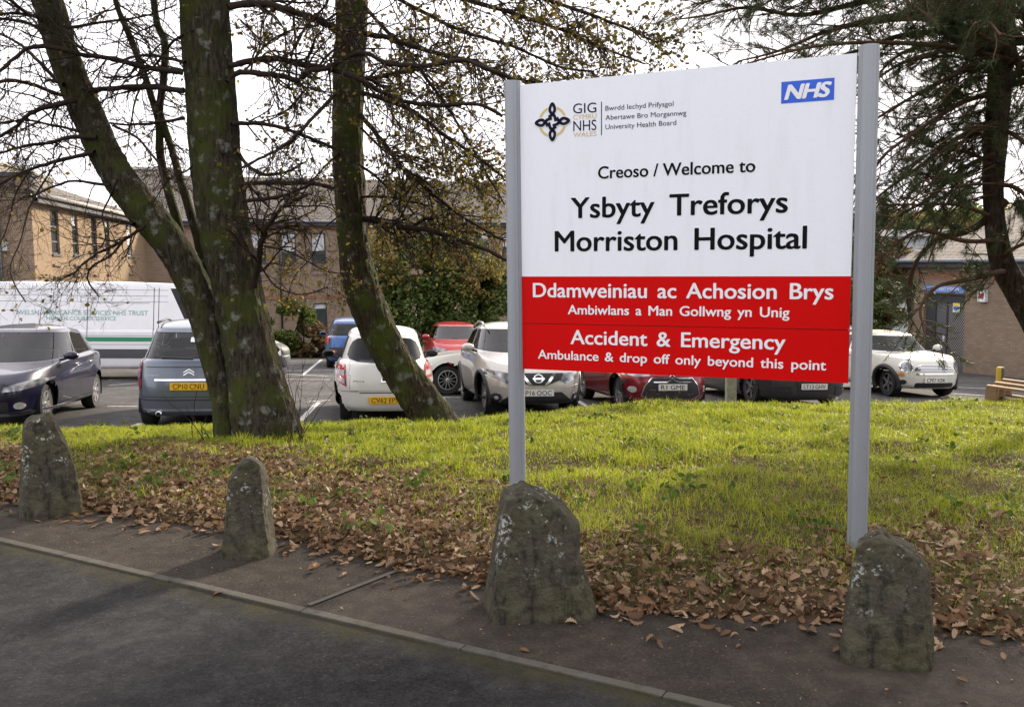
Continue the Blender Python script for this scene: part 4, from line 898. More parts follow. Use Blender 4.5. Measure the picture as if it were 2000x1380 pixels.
        for q in vs_:
            h = s.hit(q.x, q.y, view)
            if h[0] is None: h = (last, Vector(vec)) if last else (Vector((q.x, 0, q.y)), Vector(vec))
            else: last = h[0]
            nn = (h[1] if h[1].dot(Vector(vec)) > 0 else -h[1]); V.append(h[0] + (nn * .6 + Vector(vec) * .4) * off)
        F = [list(f) for f in fs]; Vn = len(V)
        mb = MB(); bd = list(range(nb)) if len(vs_) >= nb else []
        back = [V[i] - Vector(vec) * skirt for i in bd]
        c = (V[F[0][1]] - V[F[0][0]]).cross(V[F[0][2]] - V[F[0][0]])
        if c.dot(Vector(vec)) < 0: F = [f[::-1] for f in F]
        F2 = F + [[i, (i + 1) % nb, Vn + (i + 1) % nb, Vn + i] for i in range(len(bd))]
        mb.add(V + back, F2); return mb.build(name, mat, parent or s.root, smooth, 40)
    def plate(s, text, view, z, colour, a=0.0, w=.52, h=.111, tilt=0):
        q = s.hit(a, z, view); sg = 1 if view == 'front' else -1; y = (q[0].y if q[0] else sg * s.sp['L'] / 2) + sg * .022
        mb = MB(); mb.box((a - w / 2, y - .008, z - h / 2), (a + w / 2, y + .008, z + h / 2), None, .006); p = mb.build('number_plate', colour, s.root)
        if text:
            mb = MB(); U = np.array([-1.0 * sg, 0, 0]); place_text(mb, text, np.array([a, y, z]), U, np.array([0, 0, 1.0]), np.array([0, sg * 1.0, 0]), -w * .42, w * .42, (-h * .34,) * 2, h * .68, lift=.0095, bold=.006, wspace=.8); mb.build('plate_characters', M['plate_ink'], p)
    def block(s, name, lo, hi, mat, bev=.01, parent=None): mb = MB(); mb.box(lo, hi, None, bev); return mb.build(name, mat, parent or s.root, True, 40)
def mirr(pts): return [(-x, z) for x, z in pts][::-1]
def ell(cx, cz, rx, rz, n=22): return [(cx + rx * math.cos(2 * math.pi * k_ / n), cz + rz * math.sin(2 * math.pi * k_ / n)) for k_ in range(n)]
def rrect(x0, z0, x1, z1, r=.03):
    P = []
    for cx, cz, a0 in ((x1 - r, z1 - r, 0), (x0 + r, z1 - r, 90), (x0 + r, z0 + r, 180), (x1 - r, z0 + r, 270)):
        P += [(cx + r * math.cos(R(a0 + d)), cz + r * math.sin(R(a0 + d))) for d in (0, 30, 60, 90)]
    return P
UPF, UPB = UG, -UG                                       # bays run along this direction
P_ = {}
P_['navy'] = paint('navy_paint', (.006, .006, .026), .1); P_['slate'] = paint('slate_blue_paint', (.125, .15, .195), .4); P_['white'] = paint('white_paint', (.66, .66, .63), 0, .02)
P_['blue'] = paint('mid_blue_paint', (.035, .095, .26), .4); P_['red'] = paint('bright_red_paint', (.36, .012, .016), .1); P_['cream'] = paint('off_white_paint', (.55, .54, .49), 0, .02)
P_['silver'] = paint('silver_paint', (.47, .45, .41), .4); P_['dred'] = paint('deep_red_paint', (.19, .008, .018), .3); P_['dgrey'] = paint('dark_grey_paint', (.055, .053, .055), .5)
P_['pepper'] = paint('pale_cream_paint', (.60, .59, .525), 0, .02); P_['vwhite'] = paint('van_white_paint', (.70, .71, .74), 0, .02); P_['sblue'] = paint('steel_blue_paint', (.11, .15, .2), .4)

# --- navy hatchback, nose towards us
c = Car('parked_car', 'navy blue hatchback at the left edge, nose towards the grass', (-7.68, 12.85), True, UPB * 1.0, dict(L=4.35, W=1.77, H=1.52, shoulder=[(-2.2, .98), (-1.2, 1.00), (.6, .93), (1.2, .90), (1.75, .84), (2.2, .74)], f4=.22, r4=.05, cowl=1.15, rearbase=-2.02, wtop=.25, rtop=-1.55, wroof=1.16, roof=[(-1.6, 1.38), (-.6, 1.45), (.3, 1.42)], axf=1.34, axr=-1.36, wr=.315, side_glass=[(-.16, .85), (-1.12, -.22)], doors=[(-.2, .86), (-1.05, -.22)], nf=4.2, spokes=7, style=1, rwf=.78, mirror_mat=None, chrome_handles=True), P_['navy'])
for sg in (1, -1):
    o = [(.44, .56), (.62, .575), (.80, .63), (.86, .72), (.80, .73), (.60, .68), (.46, .63)]; c.patch('headlight', o if sg > 0 else mirr(o), 'front', M['headlight'], .012)
    c.patch('fog_light', ell(.62 * sg, .36, .06, .05), 'front', M['lens_clear'], .012)
c.patch('grille', [(-.40, .56), (.40, .56), (.46, .68), (-.46, .68)], 'front', M['trim'], .01); c.patch('lower_grille', rrect(-.5, .27, .5, .42), 'front', M['trim'], .01)
c.patch('splitter', [(-.84, .24), (-.5, .215), (.5, .215), (.84, .24), (.84, .29), (.6, .26), (-.6, .26), (-.84, .29)], 'front', M['alloy'], .02); c.plate('', 'front', .47, M['plate_w'])
c.patch('bumper_scoop', [(.5, .42), (.78, .45), (.78, .30), (.5, .31)], 'front', M['trim'], .006); c.patch('sill_trim', [(-.95, .275), (.95, .275), (.95, .30), (-.95, .30)], 'right', M['chrome'], .012)
c.patch('tail_light', [(-2.1, .80), (-1.9, .84), (-1.88, .95), (-2.12, .97)], 'right', M['lens_red'], .012)
mb = MB(); mb.tube([(0, -.95, 1.50), (0, -1.08, 1.78)], .006, 5); mb.build('aerial', M['trim'], c.root)
# --- slate MPV, tail towards us
c = Car('parked_car', 'slate blue people carrier seen from behind, beside the double trunk', (-4.74, 13.35), False, UPF, dict(L=4.25, W=1.75, H=1.64, shoulder=[(-2.2, .99), (-1.0, 1.0), (.9, .95), (1.5, .92), (2.1, .78)], f4=.3, r4=.06, cowl=1.35, rearbase=-2.04, wtop=.35, rtop=-1.60, wroof=1.22, roof=[(-1.7, 1.47), (-.8, 1.555), (.4, 1.53)], axf=1.35, axr=-1.38, wr=.31, side_glass=[(-.1, 1.0), (-1.0, -.16)], doors=[(-.1, 1.05), (-1.0, -.12)], rwf=.85, gnr=4.2, tailgate=(.47, 1.6, .70), mirror_mat='trim', rs=.06, r3=.0, nr=4.4, mirror=(.95, 1.06)), P_['slate'])
for sg in (1, -1):
    o = [(.70, .60), (.86, .60), (.865, .80), (.83, .99), (.775, 1.04), (.70, .96)]; c.patch('tail_light', o if sg > 0 else mirr(o), 'rear', M['lens_red'], .012); c.patch('reversing_lamp', ell(.775 * sg, .80, .062, .075), 'rear', M['lens_clear'], .018)
c.patch('plate_recess', rrect(-.50, .56, .50, .735, .07), 'rear', M['dgrey'] if 'dgrey' in M else P_['slate'], .004); c.patch('chrome_strip', rrect(-.48, .715, .48, .742, .012), 'rear', M['chrome'], .022)
c.plate('CP10 CNU', 'rear', .635, M['plate_y'], 0)
for dz in (0, .04): c.patch('badge', [(-.075, .79 + dz), (0, .835 + dz), (.075, .79 + dz), (.075, .805 + dz), (0, .852 + dz), (-.075, .805 + dz)], 'rear', M['chrome'], .012, step=.03)
q = c.hit(.5, .80, 'rear')[0]
mb = MB(); place_text(mb, "CITROEN", np.array([0, q.y, 0]), np.array([1.0, 0, 0]), np.array([0, 0, 1.0]), np.array([0, -1.0, 0]), -.63, -.40, (.785,) * 2, .022, lift=.022, bold=.02); mb.build('lettering', M['chrome'], c.root)
c.patch('crease', rrect(-.62, .908, .62, .92, .005), 'rear', M['trim'], .003); c.patch('bumper_seam', rrect(-.82, .425, .82, .44, .006), 'rear', M['trim'], .003); c.patch('bumper_strip', rrect(-.80, .27, .80, .30, .012), 'rear', M['alloy'], .005)
mb = MB(); mb.tube([(-.42, -2.16, .24), (-.42, -1.8, .24)], .04, 12); mb.build('exhaust', M['chrome'], c.root, True); mb = MB(); mb.lathe([(.032, 0), (.03, .01)], 12, Matrix.Translation((-.42, -2.163, .24)) @ Matrix.Rotation(R(90), 4, 'X')); mb.build('exhaust_bore', M['under'], c.root)
c.patch('sticker', rrect(-.02, 1.27, .14, 1.34, .01), 'rear', M['letter_white'], .012)
c.patch('wiper', [(-.4, 1.045), (.05, 1.03), (.05, 1.045), (-.4, 1.06)], 'rear', M['trim'], .02)
for sg in (1, -1): mb = MB(); mb.tube([(sg * .60, .2, 1.56), (sg * .58, -.5, 1.61), (sg * .56, -1.4, 1.56)], .018, 6); mb.build('roof_rail', M['trim'], c.root, True)
# --- small white hatchback, tail towards us
c = Car('parked_car', 'small rounded white hatchback seen from behind, across the leaning trunk', (-1.97, 14.15), False, UPF, dict(L=3.75, W=1.665, H=1.53, shoulder=[(-1.9, .93), (-1.2, .95), (.5, .90), (1.1, .92), (1.8, .74)], f4=.25, r4=.10, cowl=1.05, rearbase=-1.72, wtop=.35, rtop=-1.42, wroof=1.10, roof=[(-1.5, 1.36), (-.6, 1.46), (.4, 1.42)], axf=1.2, axr=-1.25, wr=.295, ww=.18, side_glass=[(-.1, .8), (-1.0, -.16)], doors=[(-.1, .85), (-1.0, -.12)], rear_glass=True, privacy=True, rwf=.01, gnr=3.0, rnr=3.0, nr=4.0, s4=.07, s5=.13, r3=.0, rs=.14, tailgate=(.50, 1.5, .56), mirror_mat='trim', mirror=(.55, 1.00)), P_['white'])
for sg in (1, -1):
    o = [(.60, .58), (.745, .66), (.775, .80), (.745, .94), (.66, .98), (.615, .92)]; c.patch('tail_light', o if sg > 0 else mirr(o), 'rear', M['lens_red'], .014)
    o = [(.625, .745), (.755, .765), (.757, .83), (.625, .83)]; c.patch('reversing_lamp', o if sg > 0 else mirr(o), 'rear', M['lens_clear'], .02); o = [(.62, .62), (.735, .665), (.75, .71), (.622, .70)]; c.patch('indicator', o if sg > 0 else mirr(o), 'rear', M['lens_clear'], .02)
c.patch('rear_window', [(-.56, 1.0), (-.42, .96), (0, .935), (.42, .96), (.56, 1.0), (.585, 1.06), (.55, 1.18), (.50, 1.27), (.42, 1.32), (0, 1.345), (-.42, 1.32), (-.50, 1.27), (-.55, 1.18), (-.585, 1.06)], 'rear', M['dark_glass'], .006)
c.patch('plate_recess', [(-.47, .29), (.47, .29), (.40, .485), (-.40, .485)], 'rear', P_['white'], .003); c.plate('CV62 EPX', 'rear', .375, M['plate_y'], 0)
c.patch('recess_edge', [(-.41, .484), (.41, .484), (.40, .50), (-.40, .50)], 'rear', M['trim'], .004)
c.patch('bumper_seam', rrect(-.78, .505, -.42, .513, .003), 'rear', M['trim'], .003); c.patch('bumper_seam', rrect(.42, .505, .78, .513, .003), 'rear', M['trim'], .003)
c.patch('badge', rrect(-.07, .655, .07, .735, .01), 'rear', M['chrome'], .012); c.patch('badge_face', rrect(-.055, .672, .055, .718, .01), 'rear', M['trim'], .016)
q = c.hit(.4, .66, 'rear')[0]; mb = MB(); place_text(mb, "Micra", np.array([0, q.y, 0]), np.array([1.0, 0, 0]), np.array([0, 0, 1.0]), np.array([0, -1.0, 0]), -.50, -.33, (.655,) * 2, .035, lift=.03, shear=.2); mb.build('lettering', M['chrome'], c.root)
# --- blue MPV farther back, tail towards us
c = Car('parked_car', 'mid blue car seen from behind near the ivy bush and far kerb', (-5.05, 29.0), False, UPF, dict(L=4.25, W=1.80, H=1.62, shoulder=[(-2.2, .98), (-1.0, 1.0), (.9, .95), (2.1, .78)], f4=.3, r4=.08, cowl=1.35, rearbase=-1.98, wtop=.35, rtop=-1.62, wroof=1.22, roof=[(-1.7, 1.46), (-.8, 1.55), (.4, 1.52)], axf=1.35, axr=-1.38, side_glass=[(-.1, 1.0), (-1.0, -.16)], doors=[(-.1, 1.05), (-1.0, -.12)], rwf=.84, tailgate=(.62, 1.6, .66)), P_['blue'])
for sg in (1, -1): o = [(.72, .78), (.88, .80), (.86, 1.0), (.76, 1.06), (.70, 1.0)]; c.patch('tail_light', o if sg > 0 else mirr(o), 'rear', M['lens_red'], .012); c.patch('reflector', rrect(.58 * sg - .09, .50, .58 * sg + .09, .57, .02), 'rear', M['lens_red'], .016)
c.patch('bumper_panel', rrect(-.72, .34, .72, .66, .05), 'rear', M['trim'], .008); c.plate('', 'rear', .52, M['plate_w'])
# --- red car behind, nose towards us
c = Car('parked_car', 'bright red car facing us in front of the dark hedge', (-1.42, 26.8), True, UPB, dict(L=4.3, W=1.82, H=1.50, shoulder=[(-2.1, 1.0), (-1.2, 1.0), (.6, .95), (1.3, .93), (2.1, .76)], f4=.25, r4=.06, cowl=1.2, rearbase=-1.95, wtop=.3, rtop=-1.5, wroof=1.18, roof=[(-1.6, 1.36), (-.6, 1.44), (.3, 1.40)], axf=1.34, axr=-1.36, side_glass=[(-.16, .9), (-1.12, -.22)], doors=[(-.2, .86), (-1.05, -.22)]), P_['red'])
for sg in (1, -1): o = [(.46, .62), (.80, .66), (.86, .75), (.70, .75), (.52, .71)]; c.patch('headlight', o if sg > 0 else mirr(o), 'front', M['headlight'], .012)
c.patch('grille', rrect(-.5, .32, .5, .52, .05), 'front', M['trim'], .01); c.plate('', 'front', .45, M['plate_w'])
# --- cream saloon crossing behind, nose to the left
c = Car('parked_car', 'cream white saloon side on, between the white hatchback and silver crossover', (-2.28, 20.1), True, -VG, dict(L=4.4, W=1.78, H=1.44, shoulder=[(-2.1, .92), (-.9, .94), (.6, .92), (1.3, .88), (1.8, .80), (2.2, .66)], f4=.2, r4=.08, cowl=1.0, rearbase=-1.75, wtop=.1, rtop=-1.1, wroof=1.1, roof=[(-1.2, 1.32), (-.5, 1.38), (.2, 1.35)], axf=1.42, axr=-1.3, wr=.32, side_glass=[(-.2, .7), (-1.0, -.26)], doors=[(-.25, .75), (-1.05, -.27)], spokes=12, nf=3.8), P_['cream'])
for sg in (1, -1): c.patch('headlight', ell(.62 * sg, .62, .12, .1), 'front', M['headlight'], .012)
c.plate('', 'front', .42, M['plate_w'])
# --- silver crossover, nose towards us
c = Car('parked_car', 'silver crossover facing us behind the left sign post', (.42, 15.05), True, UPB, dict(L=4.37, W=1.806, H=1.59, shoulder=[(-2.1, 1.06), (-1.1, 1.08), (.6, 1.04), (1.2, 1.01), (1.7, .94), (2.2, .81)], f4=.20, r4=.06, z0=.24, z2=.5, z3=.74, cowl=1.18, rearbase=-1.95, wtop=.35, rtop=-1.6, wroof=1.24, roof=[(-1.7, 1.43), (-.6, 1.52), (.4, 1.49)], axf=1.38, axr=-1.30, wr=.345, ww=.215, arch=.035, side_glass=[(-.14, .92), (-1.1, -.2)], doors=[(-.2, .92), (-1.05, -.22)], zhandle=.98, nf=4.2), P_['silver'])
for sg in (1, -1):
    f = (lambda o: o) if sg > 0 else mirr
    c.patch('headlight', f([(.36, .63), (.50, .58), (.62, .63), (.82, .72), (.87, .80), (.62, .775), (.45, .74)]), 'front', M['headlight'], .012); c.patch('chrome_blade', f([(.10, .55), (.16, .55), (.30, .745), (.25, .745)]), 'front', M['chrome'], .022, step=.03)
    c.patch('fog_surround', ell(.66 * sg, .34, .085, .085), 'front', M['chrome'], .014); c.patch('fog_light', ell(.66 * sg, .34, .068, .068), 'front', M['trim'], .018); c.patch('fog_lamp', ell(.66 * sg, .345, .03, .03, 12), 'front', M['lens_clear'], .022, step=.02)
    c.patch('bumper_crease', f([(.45, .52), (.72, .56), (.62, .42), (.58, .42), (.66, .53), (.45, .50)]), 'front', P_['silver'], .012)
    mb = MB(); mb.tube([(sg * .63, .25, 1.515), (sg * .62, 0, 1.565), (sg * .60, -.7, 1.585), (sg * .58, -1.45, 1.50)], .02, 6); mb.build('roof_rail', P_['silver'], c.root, True)
c.patch('grille', [(-.44, .75), (-.38, .64), (-.14, .55), (.14, .55), (.38, .64), (.44, .75)], 'front', M['trim'], .012); c.patch('badge_ring', ell(0, .66, .085, .075), 'front', M['chrome'], .026, step=.03); c.patch('badge_hole', ell(0, .66, .062, .052), 'front', M['trim'], .031, step=.03); c.patch('badge_bar', rrect(-.10, .645, .10, .675, .01), 'front', M['chrome'], .036, step=.03)
c.patch('lower_grille', [(-.62, .27), (.62, .27), (.40, .44), (-.40, .44)], 'front', M['trim'], .008); c.patch('bumper_guard', [(-.86, .25), (.86, .25), (.86, .33), (.5, .305), (-.5, .305), (-.86, .33)], 'front', M['trim'], .014); c.plate('P16 OOC', 'front', .43, M['plate_w'])
# --- deep red supermini
c = Car('parked_car', 'deep red small hatchback facing us below the red sign panels', (2.77, 15.85), True, UPB, dict(L=3.95, W=1.715, H=1.46, shoulder=[(-1.9, .95), (-1.0, .97), (.5, .92), (1.1, .91), (1.5, .87), (1.95, .76)], f4=.2, r4=.08, cowl=1.05, rearbase=-1.8, wtop=.25, rtop=-1.4, wroof=1.1, roof=[(-1.5, 1.31), (-.6, 1.39), (.3, 1.36)], axf=1.22, axr=-1.24, wr=.315, side_glass=[(-.3, .8), (-1.0, -.36)], doors=[(-.45, .8)], nf=4.0, style=1, spokes=6), P_['dred'])
for sg in (1, -1):
    f = (lambda o: o) if sg > 0 else mirr
    c.patch('headlight', f([(.38, .665), (.58, .645), (.76, .68), (.81, .77), (.58, .755), (.42, .735)]), 'front', M['headlight'], .012); c.patch('side_slot', f([(.74, .34), (.77, .36), (.80, .54), (.74, .60), (.715, .58), (.765, .5)]), 'front', M['trim'], .01, step=.03)
    c.patch('fog_light', ell(.65 * sg, .43, .055, .055, 14), 'front', M['lens_clear'], .02, step=.03)
g = [(-.52, .33), (-.36, .265), (.36, .265), (.52, .33), (.47, .50), (.36, .63), (-.36, .63), (-.47, .50)]; c.patch('grille_frame', [(x * 1.04, .445 + (z - .445) * 1.06) for x, z in g], 'front', M['chrome'], .008); c.patch('grille', g, 'front', M['trim'], .014)
for dz in (0, .062): c.patch('badge', [(-.34, .555 + dz), (-.12, .555 + dz), (-.07, .565 + dz), (0, .615 + dz), (.07, .565 + dz), (.12, .555 + dz), (.34, .555 + dz), (.34, .572 + dz), (.11, .572 + dz), (.06, .585 + dz), (0, .635 + dz), (-.06, .585 + dz), (-.11, .572 + dz), (-.34, .572 + dz)], 'front', M['chrome'], .024, step=.03)
c.plate('R1 GME', 'front', .475, M['plate_w']); c.patch('side_rubbing_strip', [(-.3, .44), (.75, .36), (.75, .42), (-.3, .52)], 'left', M['chrome'], .012)
# --- dark grey saloon
c = Car('parked_car', 'dark grey saloon facing us under the right half of the sign', (5.62, 17.05), True, UPB, dict(L=4.8, W=1.87, H=1.42, shoulder=[(-2.3, .94), (-1.2, .95), (.6, .92), (1.3, .90), (1.9, .83), (2.35, .72)], f4=.2, r4=.08, cowl=1.05, rearbase=-1.9, wtop=.2, rtop=-1.2, wroof=1.14, roof=[(-1.3, 1.30), (-.5, 1.36), (.3, 1.33)], axf=1.46, axr=-1.42, wr=.33, z0=.15, side_glass=[(-.2, .8), (-1.1, -.26)], doors=[(-.25, .8), (-1.15, -.27)], rim='dark_alloy', nf=4.4), P_['dgrey'])
for sg in (1, -1):
    f = (lambda o: o) if sg > 0 else mirr
    c.patch('headlight', f([(.40, .66), (.80, .66), (.87, .76), (.70, .755), (.42, .74)]), 'front', M['headlight'], .012); c.patch('air_intake', f([(.44, .24), (.86, .25), (.86, .40), (.44, .42)]), 'front', M['trim'], .01); c.patch('intake_blade', f([(.46, .32), (.88, .33), (.88, .35), (.46, .345)]), 'front', P_['dgrey'], .02)
c.patch('grille', [(-.30, .24), (.30, .24), (.37, .60), (.30, .70), (-.30, .70), (-.37, .60)], 'front', M['trim'], .012)
for i in range(4):
    z = .29 + i * .075; c.patch('grille_slat', rrect(-.33, z, .33, z + .014, .005), 'front', M['chrome'] if i == 9 else P_['dgrey'], .018)
for i in range(4):
    a = (i - 1.5) * .072; e = ell(a, .635, .046, .046, 18); e2 = ell(a, .635, .034, .034, 18)
    mb = MB(); q = c.hit(0, .635, 'front')[0]; V = [(x, q.y + .03, z) for x, z in e] + [(x, q.y + .03, z) for x, z in e2]; mb.add(V, [(j, (j + 1) % 18, 18 + (j + 1) % 18, 18 + j) for j in range(18)]); mb.build('badge_ring', M['chrome'], c.root)
c.plate('LT13 GHV', 'front', .41, M['plate_w'])
# --- cream convertible
c = Car('parked_car', 'pale cream small convertible with a beige soft top beside the right sign post', (8.97, 19.4), True, UPB * 1.0, dict(L=3.64, W=1.69, H=1.41, shoulder=[(-1.75, .92), (-.8, .93), (.5, .92), (1.0, .90), (1.4, .87), (1.8, .79)], f4=.12, r4=.08, cowl=.85, rearbase=-1.4, wtop=.35, rtop=-1.15, wroof=1.12, roof=[(-1.3, 1.30), (-.5, 1.36), (.4, 1.33)], axf=1.16, axr=-1.18, wr=.30, arch=.05, side_glass=[(-.3, .65), (-1.0, -.36)], doors=[(-.45, .7)], rim='dark_alloy', nf=4.0, crown=.045, soft_top=True, wsf=.9, hiwin=True, mirror=(.50, 1.03)), P_['pepper'])
for sg in (1, -1):
    c.patch('headlight_ring', ell(.575 * sg, .665, .105, .125, 24), 'front', M['chrome'], .01, step=.035); c.patch('headlight', ell(.575 * sg, .665, .085, .105, 24), 'front', M['headlight'], .018, step=.035)
    c.patch('fog_light', ell(.63 * sg, .34, .05, .05, 14), 'front', M['trim'], .014, step=.03); c.patch('indicator', ell(.66 * sg, .50, .04, .04, 14), 'front', M['lens_amber'], .014, step=.03)
    mb = MB(); h_ = c.hit(.28 * sg, .98, 'top')[0]; P = [c.hit(.28 * sg + t * .42 * (1), .90 - abs(t) * .12, 'top')[0] + Vector((0, .0, .03)) for t in (-.6, -.3, 0, .3, .6)]; mb.tube([tuple(p) for p in P], .014, 6); mb.build('wiper', M['trim'], c.root, True)
    c.patch('bonnet_vent', rrect(.33 * sg - .2, .93, .33 * sg + .2, .96, .01), 'top', M['trim'], .008)
g = [(-.46, .585), (.46, .585), (.40, .66), (.30, .70), (-.30, .70), (-.40, .66)]; c.patch('grille_frame', [(x * 1.05, .64 + (z - .64) * 1.16) for x, z in g], 'front', M['chrome'], .008); c.patch('grille', g, 'front', M['trim'], .014)
for i in range(3): z = .605 + i * .031; w_ = .43 - i * .035; c.patch('grille_slat', rrect(-w_, z, w_, z + .013, .005), 'front', M['chrome'], .022, step=.05)
c.patch('bumper_strip', rrect(-.44, .505, .44, .53, .012), 'front', M['chrome'], .014); c.patch('lower_grille', rrect(-.44, .235, .44, .33, .03), 'front', M['trim'], .01); c.patch('lower_strip', rrect(-.5, .225, .5, .242, .008), 'front', M['chrome'], .016); c.plate('CP07 KBK', 'front', .385, M['plate_w'])
c.patch('bumper_seam', rrect(-.80, .565, .80, .578, .005), 'front', P_['pepper'], .012)
# --- steel blue estate behind the convertible
c = Car('parked_car', 'grey blue car mostly hidden by pine twigs behind the cream convertible', (10.6, 26.0), True, UPB, dict(L=4.3, W=1.8, H=1.5, shoulder=[(-2.1, 1.0), (-1.2, 1.0), (.6, .95), (1.3, .93), (2.1, .76)], f4=.25, r4=.06, cowl=1.2, rearbase=-1.95, wtop=.3, rtop=-1.5, wroof=1.18, roof=[(-1.6, 1.36), (-.6, 1.44), (.3, 1.40)], axf=1.34, axr=-1.36, side_glass=[(-.16, .9), (-1.12, -.22)], doors=[(-.2, .86), (-1.05, -.22)]), P_['sblue'])
for sg in (1, -1): o = [(.46, .62), (.80, .66), (.86, .75), (.70, .75), (.52, .71)]; c.patch('headlight', o if sg > 0 else mirr(o), 'front', M['headlight'], .012)
# --- the courier van, side on, nose to the right
vdir = np.array([1.0, .09]); vdir /= np.linalg.norm(vdir)
vn_ = atY(563, 690, 24.6)
c = Car('courier_van', 'long white ambulance service van with a green stripe and dark rubbing strip', (vn_[0], vn_[1]), True, vdir, dict(L=7.7, W=2.02, H=2.62, shoulder=[(-3.9, 1.22), (1.7, 1.22), (2.6, 1.16), (3.1, 1.08), (3.8, .86)], f4=.28, r4=.02, z0=.28, z2=.55, z3=.8, cowl=2.75, rearbase=-3.83, wtop=1.75, rtop=-3.78, wroof=1.70, roof=[(-3.9, 2.46), (1.2, 2.46), (1.8, 2.36)], axf=2.75, axr=-1.7, wr=.36, ww=.22, side_glass=[(1.45, 2.35)], doors=[(1.3, 2.4)], nf=3.4, nr=9, rnr=9, gnr=9, gnf=3.2, rnf=4.5, s4=.01, s5=.03, crown=.06, rear_glass=False, rr=.14, zhandle=1.0, mirror_mat='trim', mirror=(2.05, 1.42), wsf=.84), P_['vwhite'], None, 'van')
M['van_green'] = plain('green_stripe', (.012, .20, .095), .4, var=.05); M['van_dark'] = plain('rubbing_strip', (.055, .06, .068), .6)
M['van_text'] = plain('faded_green_lettering', (.20, .38, .35), .5)
c.patch('green_stripe', rrect(-3.8, .985, 1.35, 1.09, .01), 'right', M['van_green'], .006, step=.12); c.patch('rubbing_strip', rrect(-3.8, .56, 1.35, .79, .02), 'right', M['van_dark'], .012, step=.1)
for z in (2.28, 2.13, 1.98, 1.12, .90): c.patch('pressed_line', rrect(-3.75, z, .95, z + .012, .004), 'right', M['sline'] if 'sline' in M else M['post'], .003, step=.15)
for a in (-1.02, .60, .72): c.patch('panel_seam', rrect(a, .42, a + .016, 2.35, .005), 'right', M['van_dark'], .004, step=.1)
c.patch('door_panel_line', rrect(-.95, 1.95, .5, 1.962, .004), 'right', M['post'], .004, step=.1)
for sg in (1, -1): c.patch('headlight', [(.55 * sg, .80), (.85 * sg, .82), (.88 * sg, 1.08), (.68 * sg, 1.02)][::sg], 'front', M['headlight'], .014)
c.patch('front_grille', rrect(-.5, .62, .5, .92, .05), 'front', M['trim'], .012); c.patch('bumper', rrect(-.95, .30, .95, .58, .05), 'front', M['van_dark'], .02); c.patch('headlight', [(3.25, .80), (3.62, .80), (3.55, .95), (3.2, 1.0)], 'right', M['headlight'], .012); c.patch('side_bumper', [(3.15, .32), (3.72, .32), (3.75, .62), (3.15, .62)], 'right', M['van_dark'], .012)
q = c.hit(-1, 1.6, 'right')[0]; U = np.array([0, 1.0, 0]); Ux = q.x
def vtext(body, y0, y1, z, cap):
    mb = MB(); V, F = text_mesh(body, bold=.012); x0, x1 = V[:, 0].min(), V[:, 0].max(); yy = y0 + (V[:, 0] - x0) / (x1 - x0) * (y1 - y0); zz = z + V[:, 1] * cap / cap_h(); P = []
    for a, b in zip(yy, zz): h = c.hit(float(a), float(b), 'right')[0]; P.append((h.x + .004, a, b))
    mb.add(P, F); mb.build('lettering', M['van_text'], c.root)
W0 = c.root.matrix_world.inverted()
def van_y(x, yy): # pixel on the photo to a place along the van's side
    d = W0.to_3x3() @ Vector(ray(x, yy)); o = W0 @ Vector(EYE); t = (Ux - o.x) / d.x; p = o + d * t; return p.y, p.z
a0, z0_ = van_y(33, 614); a1, _ = van_y(289, 618); vtext("WELSH AMBULANCE SERVICES NHS TRUST", a0, a1, z0_, .115)
a0, z0_ = van_y(91, 625); a1, _ = van_y(227, 626); vtext("HEALTH COURIER SERVICE", a0, a1, z0_, .10)
# ================================================================ small things
# square concrete post behind the bank
p = atY(1427, 792, 13.6); mb = MB(); zb = float(bank_z(p[0], p[1])); mb.box((-.072, -.072, -.3), (.072, .072, 1.02), None, .012); mb.box((-.06, -.06, 1.021), (.06, .06, 1.06), None, .02)
k = NM('mossy_concrete'); v = k.pos('Object'); n1 = k.noise(v, 12, 5); k.col(k.mix(k.ramp(n1, [(.35, 0), (.7, 1)]), (.26, .25, .20), (.15, .17, .08))); k.set(Roughness=.9); k.bump(n1, .01); M['conc_post'] = k.m
o = mb.build('concrete_post', M['conc_post']); o.location = (p[0], p[1], zb); tag(o, 'short square concrete post between the deep red and dark grey cars', 'post')
# bollard with flaking yellow paint
p = on_park(1951, 790); k = NM('flaking_yellow'); v = k.pos('Object'); n1 = k.noise(k.pos('Object', (1, 1, .4)), 14, 5)
sx = k.n('SeparateXYZ'); k.l(v, sx.inputs[0]); low = k.ramp(sx.outputs['Z'], [(.36, 1), (.42, 0)]); side = k.n('MapRange'); k.l(sx.outputs['X'], side.inputs[0]); side.inputs[1].default_value = -.07; side.inputs[2].default_value = .07
ad = k.n('Math', _operation='ADD'); k.l(side.outputs[0], ad.inputs[0]); k.l(n1, ad.inputs[1])
c_ = k.mix(k.ramp(ad.outputs[0], [(.86, 0), (.98, 1)]), (.42, .28, .02), (.05, .055, .025)); c_ = k.mix(low, c_, (.045, .035, .025)); k.col(c_); k.set(Roughness=.7); M['bollard'] = k.m
mb = MB(); mb.lathe([(.075, -.2), (.075, .70), (.068, .735), (.045, .752), (.004, .756)], 24); o = mb.build('bollard', M['bollard'], None, True, 40); o.location = (p[0], p[1], park_z(p[0], p[1])); tag(o, 'worn yellow bollard behind the wooden pallet', 'bollard')
